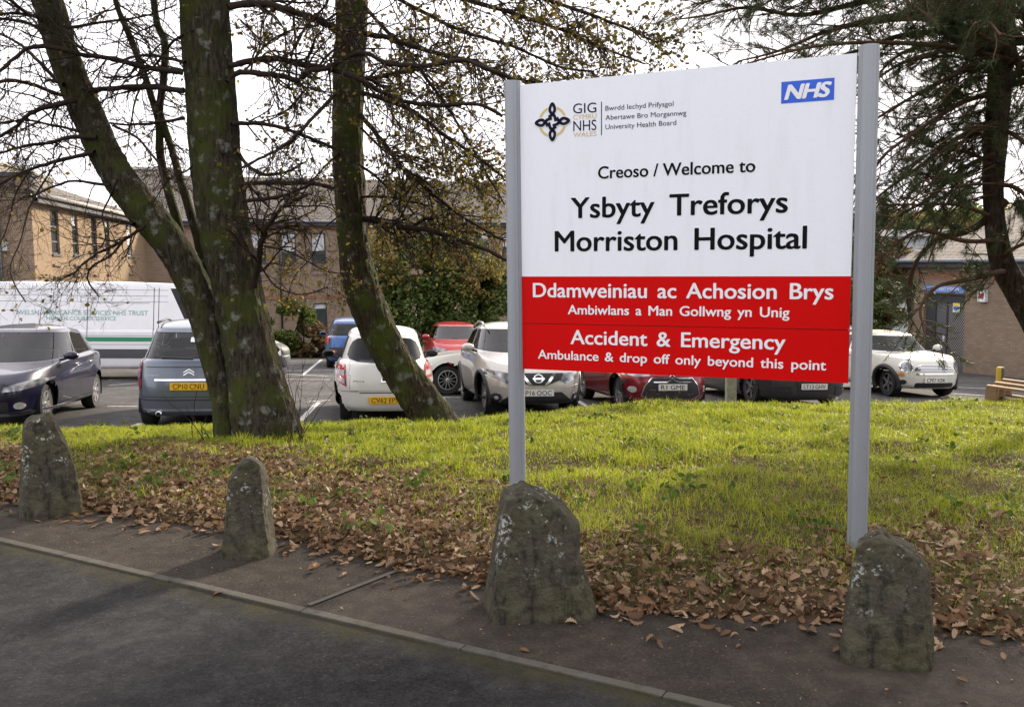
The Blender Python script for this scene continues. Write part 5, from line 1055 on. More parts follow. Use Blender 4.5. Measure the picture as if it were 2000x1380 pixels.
# wooden pallet
k = NM('pallet_wood'); v = k.pos('Object', (1, 8, 8)); n1 = k.noise(v, 5, 5); i = k.island(); k.col(k.mix(n1, k.ramp(i, [(0, (.20, .115, .06)), (1, (.36, .25, .14))]), k.ramp(i, [(0, (.16, .08, .04)), (1, (.30, .19, .10))]))); k.set(Roughness=.85); M['pallet'] = k.m
a, b = atY(1922, 786, 13.7), atY(2010, 806, 13.3); pr = empty('wooden_pallet', (a[0], a[1], a[2]), None); d = b - a; pr.rotation_euler = (0, R(4), math.atan2(d[1], d[0])); pr.scale = (1, 1, 1.75)
tag(pr, 'bare wooden pallet lying on the car park at the right edge', 'pallet')
Lp, Wp = 1.2, 1.0; zz = 0
mb = MB(); [mb.box((0, y0, 0), (Lp, y0 + .1, .02), None, .004) for y0 in (0, .45, .9)]; mb.build('bottom_board', M['pallet'], pr)
for x0 in (0, .52, 1.05):
    for y0 in (0, .43, .86): mb = MB(); mb.box((x0, y0, .0205), (x0 + .15, y0 + .14, .11), None, .004); mb.build('block', M['pallet'], pr)
for x0 in (0, .52, 1.05): mb = MB(); mb.box((x0, 0, .1105), (x0 + .145, Wp, .132), None, .004); mb.build('stringer', M['pallet'], pr)
for y0 in (0, .45, .90): mb = MB(); mb.box((0, y0, .1325), (Lp, y0 + .098, .154), None, .004); mb.build('top_board', M['pallet'], pr)
# fallen branch at the crest, beside the deep red car
tb = Tubes(); rr_ = random.Random(5)
def crest_pt(x, y, Y): return atY(x, y, Y)
tb.add([crest_pt(1246, 812, 11.6), crest_pt(1268, 800, 11.7), crest_pt(1292, 786, 11.8)], [.018, .014, .006], 6)
for i in range(26):
    x = rr_.uniform(1190, 1330); y = rr_.uniform(778, 800); P = [crest_pt(x, y + 12, 11.7)]
    for j in range(6): x += rr_.uniform(-4, 13) * rr_.choice((1, 1, -1)); y += rr_.uniform(-8, 3); P.append(crest_pt(x, y, 11.7 + rr_.uniform(-.2, .2)))
    tb.add(P, np.linspace(.004, .0018, len(P)), 4)
o = tb.build('fallen_branch', M['pine_twig']); tag(o, 'tangle of fallen twigs on the crest in front of the deep red car', 'branch')
# bare saplings beside the double trunk
for j, (bx, by, lab) in enumerate(((585, 845, 'thin bare sapling just right of the double trunk base'), (395, 840, 'thin bare sapling just left of the double trunk base'))):
    tb = Tubes(); base = np.array(atY(bx, by, 9.6))
    for i in range(9 if j == 0 else 4):
        P = [base + np.array([rr_.uniform(-.12, .12), rr_.uniform(-.1, .1), -.1])]; dx = rr_.uniform(-.35, .6) if j == 0 else rr_.uniform(-.5, .25); h = rr_.uniform(.4, 1.15) * (1 if j == 0 else .55)
        for t in np.linspace(.15, 1, 8): P.append(P[0] + np.array([dx * t ** 1.3, rr_.uniform(-.03, .03), h * t]) + np.array([rr_.uniform(-.015, .015), 0, 0]))
        tb.add(P, np.linspace(.005, .0016, len(P)), 4)
        for q in range(3): s_ = P[rr_.randint(3, 7)]; tb.add([s_, s_ + np.array([rr_.uniform(-.2, .25), 0, rr_.uniform(.05, .2)])], [.002, .001], 3)
    tag(tb.build('sapling', M['twig']), lab, 'sapling')
# single leaves on the tarmac
def leaf_template():
    # lobed oak leaf, stalk at the origin, unit length along y
    half = [(.0, 0), (.045, .06), (.10, .16), (.19, .22), (.13, .30), (.24, .42), (.16, .50), (.27, .62), (.18, .70), (.20, .82), (.09, .90), (.0, 1.0)]
    Rr = half; V = [(0, 0)] + Rr[1:-1] + [(0, 1.0)] + [(-x, y) for x, y in Rr[1:-1]][::-1]; mid = [(0, t) for t in (.2, .4, .6, .8)]
    return np.array(V + mid), len(V)
LT, LN = leaf_template()
def leaf_faces():
    r = list(range(0, 12)); l = [0] + list(range(LN - 1, 11, -1)) + [11]; mid = [0, LN, LN + 1, LN + 2, LN + 3, 11]; cuts = [0, 3, 5, 7, 9, 11]; F = []
    for sd, flip in ((r, False), (l, True)):
        for i in range(5):
            a = sd[cuts[i]:cuts[i + 1] + 1]; m0, m1 = mid[i], mid[i + 1]; poly = ([m0] if m0 not in a else []) + a + ([m1] if m1 not in a else [])
            F += [(poly[0], poly[j], poly[j + 1]) if not flip else (poly[0], poly[j + 1], poly[j]) for j in range(1, len(poly) - 1)]
    return np.array(F)
LFc = leaf_faces()
def leaves(P, size, rng, tilt=.5, curl=.5, template=LT, faces=LFc, rotz=None):
    """arrays of leaf meshes at points P"""
    n = len(P); T = template - np.array([0, .5]); m = len(T); a = rng.uniform(0, 2 * np.pi, n) if rotz is None else rotz
    x = T[None, :, 0] * size[:, None] * rng.uniform(.8, 1.25, n)[:, None]; y = T[None, :, 1] * size[:, None]
    c1 = rng.normal(0, curl, n)[:, None]; c2 = rng.normal(.25, curl, n)[:, None]
    z = c1 * y * y / size[:, None] * 1.1 + c2 * np.abs(x) * 1.1
    t1 = rng.normal(0, tilt, n)[:, None]; t2 = rng.normal(0, tilt, n)[:, None]
    y2 = y * np.cos(t1) - z * np.sin(t1); z2 = y * np.sin(t1) + z * np.cos(t1); x2 = x * np.cos(t2) + z2 * np.sin(t2); z3 = -x * np.sin(t2) + z2 * np.cos(t2)
    ca, sa = np.cos(a)[:, None], np.sin(a)[:, None]; V = np.stack([x2 * ca - y2 * sa, x2 * sa + y2 * ca, z3], -1) + P[:, None]
    F = faces[None] + (np.arange(n) * m)[:, None, None]; return V.reshape(-1, 3), F.reshape(-1, 3)
single = [(430, 1168, 'dry oak leaf on the road below the narrow pointed stone', 1.0, -1.2), (214, 1112, 'dry oak leaf on the road below the tall mossy stone', .9, -1.0), (1182, 1342, 'dry leaf on the footway near the bottom edge of the picture', .8, .4),
          (1025, 1272, 'small curled leaf on the footway below the broad lichen spotted stone', .55, .9), (1360, 1218, 'orange leaf at the edge of the leaf litter between the two right stones', .9, -1.4), (1570, 1232, 'flat brown leaf on the footway just left of the lichen streaked stone', .8, .2), (855, 1138, 'small dry leaf on the footway left of the broad stone', .6, 2.0), (1225, 1196, 'large dry leaf right beside the base of the broad stone', 1.1, 1.1), (1880, 1330, 'small orange leaf on the footway right of the lichen streaked stone', .6, .3), (700, 1290, 'tiny leaf scrap lying on the open road', .4, .5)]
lr = np.random.default_rng(3)
for x, y, lab, s_, rz in single:
    p = atZ(x, y, 0 if True else 0); onroad = (p[:2] - K0) @ KN < 0; p = atZ(x, y, -.03 if onroad else 0); p[2] += .006
    V, F = leaves(np.array([[0, 0, .004]]), np.array([.085 * s_]), lr, .1, .35, rotz=np.array([rz])); V[:, 2] += .002 - V[:, 2].min()
    o = mk('fallen_leaf', V, F, M['dry_leaf']); o.location = tuple(p); tag(o, lab, 'leaf', 'single leaves on the tarmac')
# ================================================================ trees
rt = random.Random(21)
def on_bank(x, y):
    Y = 9.0
    for _ in range(30):
        p = atY(x, y, Y); z = float(bank_z(p[0], p[1])); d = ray(x, y); Y += .8 * ((z - EYE[2]) / d[2] * d[1] - Y)
    return atY(x, y, Y)
def pxline(pts, D, dD=0.0, wob=0.0):
    """pixels of the photograph to a curve at depth D, drifting dD farther along its length"""
    n = len(pts); return np.array([atY(p[0], p[1], D + dD * i / max(1, n - 1) + (rt.uniform(-wob, wob) if 0 < i < n - 1 else 0)) for i, p in enumerate(pts)])
def smooth(P, k=6):
    P = np.asarray(P, float); n = len(P)
    if n < 3: return P
    t = np.linspace(0, n - 1, (n - 1) * k + 1); i = np.clip(t.astype(int), 0, n - 2); f = (t - i)[:, None]
    a = P[np.clip(i - 1, 0, None)]; b = P[i]; c = P[i + 1]; d = P[np.clip(i + 2, None, n - 1)]
    return .5 * (2 * b + (c - a) * f + (2 * a - 5 * b + 4 * c - d) * f ** 2 + (3 * b - a - 3 * c + d) * f ** 3)
def trunk_mesh(name, pts, wd, D, dDs, mat, parent, seg=40, flare=None, k=10, seed=0):
    """pts: pixels, wd: widths in pixels (measured square to the stem), top first"""
    P = np.array([atY(x, y, D + dd) for (x, y), dd in zip(pts, dDs)]); rad = np.array([w_ / 2 * (D + dd) / FPX for w_, dd in zip(wd, dDs)])
    Q = smooth(np.column_stack([P, rad]), k); P, rad = Q[:, :3], Q[:, 3]
    n = len(P); T = np.gradient(P, axis=0); T /= np.linalg.norm(T, axis=1)[:, None]; ref = np.array([0, 1.0, 0]); A = np.cross(T, ref); A /= np.linalg.norm(A, axis=1)[:, None]; B = np.cross(T, A)
    V = []
    for i in range(n):
        for s_ in range(seg):
            a = 2 * math.pi * s_ / seg; dr = A[i] * math.cos(a) + B[i] * math.sin(a); q = Vector(P[i] + dr * rad[i])
            lob = math.sin(a * 5 + seed) * .05 * (flare or 0) * sstep(.72, 1, i / n) * 3
            nz = noise.noise(Vector((q.x * 2.2, q.y * 2.2, q.z * .9 + seed))) * .10 + noise.noise(Vector((q.x * 9, q.y * 9, q.z * 2.2))) * .055 + abs(noise.noise(Vector((q.x * 20, q.y * 20, q.z * 3.2)))) * .10 + abs(noise.noise(Vector((q.x * 42, q.y * 42, q.z * 8)))) * .04 - .04
            V.append(P[i] + dr * rad[i] * (1 + nz + lob))
    F = [(i * seg + s_, i * seg + (s_ + 1) % seg, (i + 1) * seg + (s_ + 1) % seg, (i + 1) * seg + s_) for i in range(n - 1) for s_ in range(seg)] + [tuple(range(seg))]
    return mk(name, V, F, mat, parent, True), P, rad
class Crown:
    def __init__(s, rng): s.tb = Tubes(); s.rng = rng; s.leaf = []; s.nt = 0
    def branch(s, P, r0, r1, seg=6, bumpy=.06):
        P = smooth(P, 5); n = len(P); s.tb.add(P + s.rng.normal(0, r0 * bumpy * 2, P.shape) * (np.arange(n) > 0)[:, None], np.linspace(r0, r1, n) * s.rng.uniform(.88, 1.12, n), seg); return P
    def twig(s, p, d, L, r, lvl, droop, leafy, wander=.22, sub=None):
        n = 7 if lvl else 5; P = [np.array(p)]; d = np.array(d, float); st = L / n
        for i in range(n):
            d = d + s.rng.normal(0, wander, 3) + np.array([0, 0, -droop * .12]); d /= np.linalg.norm(d); P.append(P[-1] + d * st)
        P = np.array(P); s.tb.add(P, np.linspace(r, max(.0011, r * .35), n + 1), 4 if r > .004 else 3); s.nt += 1
        if lvl > 0:
            for k_ in range(sub if sub else s.rng.integers(3, 6)):
                t = s.rng.uniform(.15, .98) * n; i = min(int(t), n - 1); q = P[i] + (P[i + 1] - P[i]) * (t - i); dd = (P[i + 1] - P[i]) / st; v = s.rng.normal(0, 1, 3); v -= dd * (v @ dd); v /= np.linalg.norm(v); an = s.rng.uniform(.45, 1.1)
                s.twig(q, dd * math.cos(an) + v * math.sin(an), L * s.rng.uniform(.35, .6), max(.0013, r * .5), lvl - 1, droop, leafy, wander)
        if leafy and lvl <= 1:
            for k_ in range(s.rng.poisson(leafy)): i = s.rng.integers(2, n + 1); s.leaf.append(P[i] + s.rng.normal(0, .012, 3))
    def dress(s, P, r0, n, L, lvl=2, droop=.3, leafy=0, t0=.1, up=0.0, flat=.6, sub=None):
        """side twigs along a branch"""
        m = len(P)
        for k_ in range(n):
            t = s.rng.uniform(t0, 1) * (m - 1); i = min(int(t), m - 2); q = P[i] + (P[i + 1] - P[i]) * (t - i); dd = P[i + 1] - P[i]; dd /= np.linalg.norm(dd) + 1e-9
            v = s.rng.normal(0, 1, 3) * np.array([1, flat, 1]) + np.array([0, 0, up]); v -= dd * (v @ dd); v /= np.linalg.norm(v) + 1e-9; an = s.rng.uniform(.5, 1.2)
            s.twig(q, dd * math.cos(an) + v * math.sin(an), L * s.rng.uniform(.5, 1.2) * (1.15 - .5 * t / m), max(.002, r0 * .42 * (1 - .5 * t / m)), lvl, droop, leafy, sub=sub)
    def finish(s, parent, leafsize=.045, twigmat='twig', leafmat_='crown_leaf'):
        s.tb.build('branches', M[twigmat], parent)
        if s.leaf:
            V, F = leaves(np.array(s.leaf), s.rng.uniform(.6, 1.3, len(s.leaf)) * leafsize, s.rng, 1.0, .5, OV, OVF); mk('foliage', V, F, M[leafmat_], parent)
OV = np.array([(0, 0), (.26, .3), (.32, .6), (.18, .9), (0, 1), (-.18, .9), (-.32, .6), (-.26, .3)]); OVF = np.array([(0, 1, 7), (1, 2, 7), (2, 6, 7), (2, 3, 6), (3, 5, 6), (3, 4, 5)])
# ---- the many stemmed tree at the left
b0 = on_bank(510, 856); DA = float(b0[1]); t1 = empty('alder_tree', b0); tag(t1, 'mossy bare tree with a leaning stem and an upright stem joined at the foot', 'tree')
cr = Crown(np.random.default_rng(11)); inv_t = Matrix.Translation(-Vector(t1.location))
pts = [(398, -420), (398, -200), (400, -40), (402, 40), (408, 140), (419, 300), (432, 400), (449, 500), (470, 600), (493, 700), (509, 780), (523, 840), (531, 885)]
trunk_mesh('trunk', pts, [60, 80, 91, 91, 93, 95, 96, 95, 92, 102, 118, 132, 144], DA, [0] * 13, M['bark'], t1, 110, .5, k=22)
pts = [(-60, -420), (5, -220), (92, 0), (122, 100), (160, 200), (206, 300), (242, 360), (280, 410), (322, 460), (360, 520), (393, 600), (418, 700), (432, 760), (440, 810), (446, 870)]
trunk_mesh('trunk', pts, [36, 46, 56, 56, 58, 62, 64, 66, 66, 64, 58, 50, 48, 48, 56], DA, [-.4, -.3, -.2, -.1, 0, 0, 0, 0, .02, .05, .06, .06, .06, .06, .06], M['bark'], t1, 90, .3, seed=4, k=20)
for pts, wd in (([(214, -60), (228, 10), (255, 75), (280, 140), (296, 190), (310, 240), (313, 300), (325, 360), (345, 430), (368, 520), (385, 600)], [9, 10, 12, 12, 13, 14, 16, 17, 19, 21, 24]), ([(296, -60), (300, 0), (308, 50), (322, 85), (320, 150), (312, 210), (318, 240), (335, 290), (352, 350), (370, 410), (390, 480), (400, 560)], [10, 12, 13, 14, 14, 14, 14, 14, 16, 17, 19, 22])):
    _, P, rad = trunk_mesh('thin_stem', pts, wd, DA + .4, [0] * len(pts), M['bark'], t1, 14, k=6); cr.dress(P[:len(P) * 3 // 4], .03, 26, .75, 2, .1, .12, flat=1)
LB = [  # pixels, width at the start and end in pixels, side twigs, twig length, leafiness
 ([(357, 142), (280, 131), (224, 116), (168, 108), (88, 91), (45, 101), (-10, 146)], 11, 6, 22, .7, .05), ([(359, 177), (308, 171), (252, 170), (196, 175), (157, 180), (122, 186), (70, 168), (28, 157), (-20, 165)], 11, 7, 22, .7, .05),
 ([(360, 231), (315, 238), (273, 243), (228, 242), (190, 236)], 7, 3, 10, .5, .05), ([(362, 122), (301, 108), (259, 112), (215, 128)], 7, 3, 10, .5, .05),
 ([(150, 195), (126, 201), (88, 210), (52, 227), (21, 255), (-20, 275)], 11, 6, 16, .8, .05), ([(125, 165), (115, 161), (70, 115), (35, 84), (-10, 62)], 9, 5, 14, .8, .05), ([(85, 45), (73, 35), (45, 21), (10, -10)], 8, 5, 8, .6, .05), ([(90, 60), (77, 56), (42, 42), (-15, 35)], 8, 5, 10, .6, .05), ([(80, 36), (35, 26), (-15, 30)], 7, 4, 8, .6, .05),
 ([(190, 268), (140, 268), (98, 278), (52, 284), (-10, 302)], 9, 5, 16, .8, .08), ([(185, 297), (122, 312), (70, 327), (28, 345), (-15, 366)], 8, 5, 18, .8, .08), ([(262, 438), (252, 436), (210, 427), (172, 419)], 8, 6, 6, .4, .05), ([(215, 362), (147, 354), (105, 364), (70, 380), (45, 384)], 6, 3, 14, .6, .08),
 ([(130, 56), (196, 44), (245, 38), (294, 28), (345, 10)], 6, 3, 12, .6, .05), ([(155, 256), (105, 245), (52, 235), (0, 240)], 6, 3, 12, .6, .05), ([(222, 245), (266, 268), (290, 294), (312, 325), (318, 360)], 6, 3, 14, .6, .05),
 ([(285, 440), (264, 454), (235, 473), (205, 488), (188, 496), (160, 517), (141, 535), (110, 548)], 7, 3, 22, .8, .15), ([(240, 470), (215, 500), (180, 520), (172, 548), (194, 580)], 5, 2.5, 10, .6, .2), ([(230, 350), (215, 385), (200, 420), (205, 470), (175, 500)], 4, 2, 12, .7, .1), ([(120, 300), (95, 340), (60, 400), (40, 470), (20, 530), (50, 590)], 4, 2, 18, .7, .15), ([(60, 330), (30, 380), (15, 440), (-10, 500)], 4, 2, 12, .6, .1),
 ([(380, 60), (340, 80), (300, 130), (260, 150), (200, 150)], 6, 3, 12, .6, .05), ([(440, 300), (400, 290), (370, 330), (330, 350), (300, 395)], 5, 2, 10, .5, .05), ([(452, 420), (520, 430), (560, 420), (610, 440), (660, 450)], 4, 2, 14, .7, .3),
 ([(445, 14), (490, 7), (542, 14), (595, 31), (648, 52), (700, 63), (760, 74), (810, 91), (880, 112), (932, 122), (985, 152)], 15, 7, 34, .85, .6), ([(446, 129), (490, 119), (542, 115), (595, 126), (648, 136), (700, 154), (740, 176), (796, 199), (862, 206), (932, 203), (981, 226)], 12, 6, 34, .85, .7),
 ([(444, 161), (462, 143), (507, 143), (553, 149), (581, 157), (602, 140), (647, 130), (686, 108), (720, 105), (760, 125), (830, 128), (900, 118), (950, 133), (1005, 156)], 11, 7, 36, .85, .8), ([(452, 243), (507, 241), (560, 252), (612, 273), (655, 290)], 9, 6, 14, .7, .3),
 ([(460, 290), (483, 322), (514, 340), (560, 336), (590, 318)], 8, 5, 12, .6, .2), ([(465, 360), (525, 357), (595, 357), (651, 367)], 10, 8, 16, .6, .2), ([(475, 392), (535, 387), (574, 374), (612, 358)], 7, 5, 10, .5, .2), ([(655, 185), (623, 217), (591, 252), (546, 290), (497, 315), (470, 330)], 8, 4, 14, .6, .3),
 ([(496, 560), (502, 520), (512, 470), (530, 430), (560, 400), (600, 380)], 15, 5, 16, .7, .3), ([(512, 480), (560, 490), (600, 510), (640, 530), (690, 535)], 4, 2, 14, .6, .5), ([(510, 520), (540, 560), (590, 575), (640, 560)], 4, 2, 12, .6, .4), ([(470, 40), (500, 70), (540, 110), (580, 150)], 4, 2, 12, .6, .3)]
for pts, w0, w1, n, L, lf in LB:
    P = pxline(pts, DA - .25, rt.uniform(-.9, .9), .12); P = cr.branch(P, w0 / 2 * DA / FPX, w1 / 2 * DA / FPX); cr.dress(P, w0 / 2 * DA / FPX, n, L, 2, .25, lf * .55, flat=1)
for i in range(46):   # boughs above and round the picture
    y = rt.uniform(-420, -20); x = 399 if rt.random() < .6 else np.interp(y, [-420, 0], [-60, 92]); p = atY(x, y, DA); a = rt.uniform(0, 6.28); d = np.array([math.cos(a), math.sin(a), rt.uniform(-.1, .5)]); P = [p]
    for j in range(5): d = d + np.array([rt.gauss(0, .15), rt.gauss(0, .15), rt.gauss(-.02, .12)]); P.append(P[-1] + d / np.linalg.norm(d) * .5)
    P = cr.branch(np.array(P), .028, .008); cr.dress(P, .028, 12, .8, 2, .3, .25, flat=1)
cr.finish(t1, .045)
for ch in t1.children: ch.matrix_parent_inverse = inv_t
# ---- the leaning tree in the middle
b0 = on_bank(838, 828); DC = float(b0[1]); t2 = empty('leaning_tree', b0); tag(t2, 'curved mossy tree leaning left in front of the small white hatchback', 'tree'); inv_t = Matrix.Translation(-Vector(t2.location))
cr = Crown(np.random.default_rng(12))
pts = [(720, -420), (706, -220), (690, -30), (687, 40), (683, 120), (681, 200), (679, 300), (685, 400), (690, 470), (704, 550), (730, 625), (768, 700), (806, 760), (842, 815), (862, 860)]
trunk_mesh('trunk', pts, [36, 48, 56, 57, 57, 57, 58, 61, 62, 66, 70, 72, 76, 82, 112], DC, [0] * 15, M['bark_mossy'], t2, 96, .3, seed=8, k=20)
LC = [([(708, 426), (745, 432), (775, 441), (845, 451), (880, 465), (930, 480), (990, 508)], 17, 8, 26, .8, .9), ([(805, 445), (830, 428), (855, 432), (880, 450), (930, 455), (985, 470)], 8, 4, 18, .7, 1.0), ([(704, 224), (750, 280), (792, 336), (828, 364), (870, 400), (930, 440), (985, 470)], 12, 5, 36, .9, 1.2), ([(706, 182), (768, 200), (817, 224), (866, 262), (915, 297), (985, 345)], 12, 5, 38, .9, 1.2),
 ([(708, 156), (722, 154), (792, 140), (897, 119), (950, 133), (1010, 156), (1060, 160)], 13, 5, 40, .9, 1.1), ([(712, 14), (757, 63), (796, 105), (830, 150), (860, 190), (900, 250), (940, 320), (985, 400)], 10, 4, 44, .9, 1.2), ([(700, -80), (850, -20), (980, 20), (1100, 60), (1180, 95), (1260, 125)], 12, 4, 54, .9, 1.3), ([(705, -140), (950, -40), (1100, 10), (1210, 50), (1285, 85)], 12, 4, 50, .9, 1.3), ([(700, -40), (800, 10), (900, 60), (1000, 90), (1090, 130), (1160, 140)], 10, 4, 46, .9, 1.3),
 ([(700, 320), (740, 350), (790, 400), (820, 420), (870, 430)], 7, 3, 20, .8, .9), ([(705, 385), (760, 385), (830, 400), (900, 420), (980, 425)], 6, 3, 30, .8, .9), ([(660, 90), (630, 120), (600, 170), (560, 215), (520, 230)], 6, 3, 18, .7, .5), ([(665, 20), (620, 50), (570, 60), (520, 90)], 6, 3, 18, .7, .6), ([(662, 300), (630, 330), (590, 380), (560, 430), (540, 490)], 5, 2, 18, .7, .5), ([(665, 420), (630, 450), (610, 500), (575, 540), (560, 590)], 4, 2, 16, .7, .6), ([(705, 250), (760, 300), (820, 310), (900, 350), (970, 390)], 6, 3, 34, .8, 1.2), ([(690, -60), (620, -30), (560, 10), (500, 30)], 8, 4, 22, .8, .6), ([(720, 440), (735, 380), (740, 330), (730, 290)], 3, 2, 10, .5, .3), ([(728, 440), (750, 380), (756, 340), (762, 300)], 3, 2, 10, .5, .3), ([(740, 430), (768, 390), (775, 350)], 3, 2, 8, .4, .3)]
for pts, w0, w1, n, L, lf in LC:
    P = pxline(pts, DC - .2, rt.uniform(-1.2, 1.0), .15); P = cr.branch(P, w0 / 2 * DC / FPX * .85, w1 / 2 * DC / FPX * .8); cr.dress(P, w0 / 2 * DC / FPX * .8, int(n * 1.1), L * .85, 2, .45, lf * .72, flat=1)
for i in range(34):
    y = rt.uniform(-420, -60); p = atY(np.interp(y, [-420, 0], [720, 690]), y, DC); a = rt.uniform(0, 6.28); d = np.array([math.cos(a), math.sin(a), rt.uniform(-.1, .5)]); P = [p]
    for j in range(5): d = d + np.array([rt.gauss(0, .15), rt.gauss(0, .15), rt.gauss(-.03, .12)]); P.append(P[-1] + d / np.linalg.norm(d) * .5)
    P = cr.branch(np.array(P), .026, .007); cr.dress(P, .026, 12, .8, 2, .4, .7, flat=1)
cr.finish(t2, .05)
for ch in t2.children: ch.matrix_parent_inverse = inv_t
# ---- pines
def needles(P, D_, rng, n_per, ln, wd):
    """brush of needles round each point P pointing along D_"""
    n = len(P); m = n_per; P = np.repeat(P, m, 0); d = np.repeat(D_, m, 0); v = rng.normal(0, 1, (n * m, 3)); d = d * 1.15 + v * .75; d /= np.linalg.norm(d, axis=1)[:, None]
    base = P - np.repeat(D_, m, 0) * rng.uniform(-.02, .10, (n * m, 1)); s = np.cross(d, rng.normal(0, 1, (n * m, 3))); s /= np.linalg.norm(s, axis=1)[:, None] + 1e-9
    L = ln * rng.uniform(.6, 1.15, (n * m, 1)); a = base - s * wd / 2; b = base + s * wd / 2; c = base + d * L
    V = np.stack([a, b, c], 1).reshape(-1, 3); return V, np.arange(n * m * 3).reshape(-1, 3)
class Pine:
    def __init__(s, seed): s.tb = Tubes(); s.rng = np.random.default_rng(seed); s.P = []; s.D = []
    def bough(s, P, r0, n, L, hang=.15):
        P = smooth(P, 5); m = len(P); s.tb.add(P, np.linspace(r0, .008, m), 6)
        for k_ in range(n):
            t = s.rng.uniform(.08, 1) * (m - 1); i = min(int(t), m - 2); q = P[i]; dd = P[i + 1] - P[i]; dd /= np.linalg.norm(dd) + 1e-9; v = s.rng.normal(0, 1, 3); v -= dd * (v @ dd); v /= np.linalg.norm(v); an = s.rng.uniform(.4, 1.1); d = dd * math.cos(an) + v * math.sin(an); Q = [q]; l = L * s.rng.uniform(.5, 1.2)
            for j in range(6): d = d + s.rng.normal(0, .16, 3) + np.array([0, 0, -.10 * hang + (.10 if j > 3 else 0)]); d /= np.linalg.norm(d); Q.append(Q[-1] + d * l / 6)
            Q = np.array(Q); s.tb.add(Q, np.linspace(.008, .003, 7), 4)
            for j in range(s.rng.integers(2, 5)):
                i2 = s.rng.integers(2, 6); v = s.rng.normal(0, 1, 3); e = (Q[i2 + 1] - Q[i2]) / (l / 6); e2 = e + v * .5; e2 /= np.linalg.norm(e2); ll = l * s.rng.uniform(.2, .45); S = [Q[i2]]
                for u in range(4): e2 = e2 + s.rng.normal(0, .14, 3) + np.array([0, 0, .05]); e2 /= np.linalg.norm(e2); S.append(S[-1] + e2 * ll / 4)
                s.tb.add(np.array(S), np.linspace(.004, .002, 5), 3); s.P.append(S[-1]); s.D.append(e2); s.P.append(S[2]); s.D.append(e2)
                if s.rng.random() < .5: s.P.append((S[-1] + S[-2]) / 2); s.D.append(e2)
            s.P.append(Q[-1]); s.D.append(d)
    def finish(s, parent, n_per=21, ln=.11, wd=.0042):
        s.tb.build('branches', M['pine_twig'], parent); V, F = needles(np.array(s.P), np.array(s.D), s.rng, n_per, ln, wd); mk('needles', V, F, M['needle'], parent)
DP = 11.0
t3 = empty('pine_tree', (7.3, DP, float(bank_z(7.3, DP)))); tag(t3, 'dark pine tree at the right edge with a kinked trunk and drooping twigs', 'tree'); inv_t = Matrix.Translation(-Vector(t3.location))
pts = [(1975, -700), (1968, -400), (1962, -150), (1958, 0), (1955, 110), (1946, 260), (1940, 370), (1944, 440), (1954, 500), (1976, 550), (2012, 610), (2060, 690), (2110, 790), (2140, 860)]
trunk_mesh('trunk', pts, [20, 32, 40, 44, 46, 42, 38, 38, 42, 46, 54, 62, 72, 90], DP, [0] * 14, M['pine_bark'], t3, 26, .2, seed=2)
pts = [(1640, -330), (1740, -150), (1800, -20), (1850, 46), (1895, 80), (1938, 98), (1955, 120)]
trunk_mesh('limb', pts, [12, 22, 30, 36, 38, 38, 34], DP, [0] * 7, M['pine_bark'], t3, 18, seed=3)
pn = Pine(31)
PB = [([(1965, 392), (1904, 444), (1843, 463), (1825, 470), (1789, 512), (1775, 560), (1775, 610), (1798, 652)], 17, 34, .55), ([(1960, 530), (1945, 532), (1887, 547), (1830, 560), (1798, 600), (1810, 640), (1850, 655)], 12, 26, .5), ([(1945, 470), (1880, 470), (1800, 450), (1740, 485), (1700, 520), (1690, 560)], 10, 26, .5), ([(1945, 300), (1880, 330), (1810, 390), (1740, 430), (1700, 470)], 11, 40, .6), ([(1948, 240), (1870, 270), (1790, 330), (1720, 380), (1690, 420)], 12, 44, .6), ([(1950, 180), (1880, 200), (1800, 250), (1730, 300), (1700, 340)], 12, 44, .6), ([(1955, 120), (1880, 140), (1800, 180), (1730, 220), (1690, 250)], 12, 40, .6),
 ([(1955, 60), (1860, 60), (1760, 70), (1700, 90), (1600, 125), (1500, 150)], 15, 46, .6), ([(1955, 20), (1887, 30), (1800, 34), (1719, 41), (1620, 60), (1520, 100), (1440, 120)], 18, 54, .65), ([(1900, 0), (1760, -10), (1660, 10), (1560, 30), (1460, 15), (1380, 30), (1310, 40)], 15, 60, .7), ([(1850, -60), (1700, -50), (1560, -30), (1440, -10), (1350, 10)], 14, 54, .7), ([(1900, -120), (1760, -90), (1600, -80), (1480, -50)], 14, 44, .7), ([(1955, 90), (1990, 130), (2040, 200), (2080, 260)], 12, 34, .6), ([(1950, 250), (1990, 270), (2040, 320), (2090, 380)], 11, 34, .6), ([(1945, 360), (1990, 370), (2030, 420), (2070, 470)], 10, 30, .6), ([(1980, 20), (2030, 40), (2090, 80)], 11, 30, .6), ([(1960, 500), (1990, 480), (2030, 470), (2080, 480)], 9, 24, .5), ([(1930, 420), (1870, 400), (1800, 400), (1730, 400)], 8, 30, .55), ([(1945, 330), (1900, 300), (1830, 290), (1750, 260)], 8, 34, .55), ([(1950, 160), (1900, 120), (1830, 110), (1740, 130)], 8, 34, .55)]
for pts, w0, n, L in PB: pn.bough(pxline(pts, DP - .1, rt.uniform(-1.3, 1.3), .25), w0 / 2 * DP / FPX, int(n * .85), L)
for i in range(34):   # long thin drooping boughs
    y0 = rt.uniform(60, 400); x0 = np.interp(y0, [0, 400], [1955, 1942]); ln_ = rt.uniform(120, 250); pn.bough(pxline([(x0, y0), (x0 - ln_ * .3, y0 + rt.uniform(0, 30)), (x0 - ln_ * .65, y0 + rt.uniform(30, 90)), (x0 - ln_, y0 + rt.uniform(70, 170))], DP + rt.uniform(-.6, .6), rt.uniform(-1, 1), .15), .010, 4, .4)
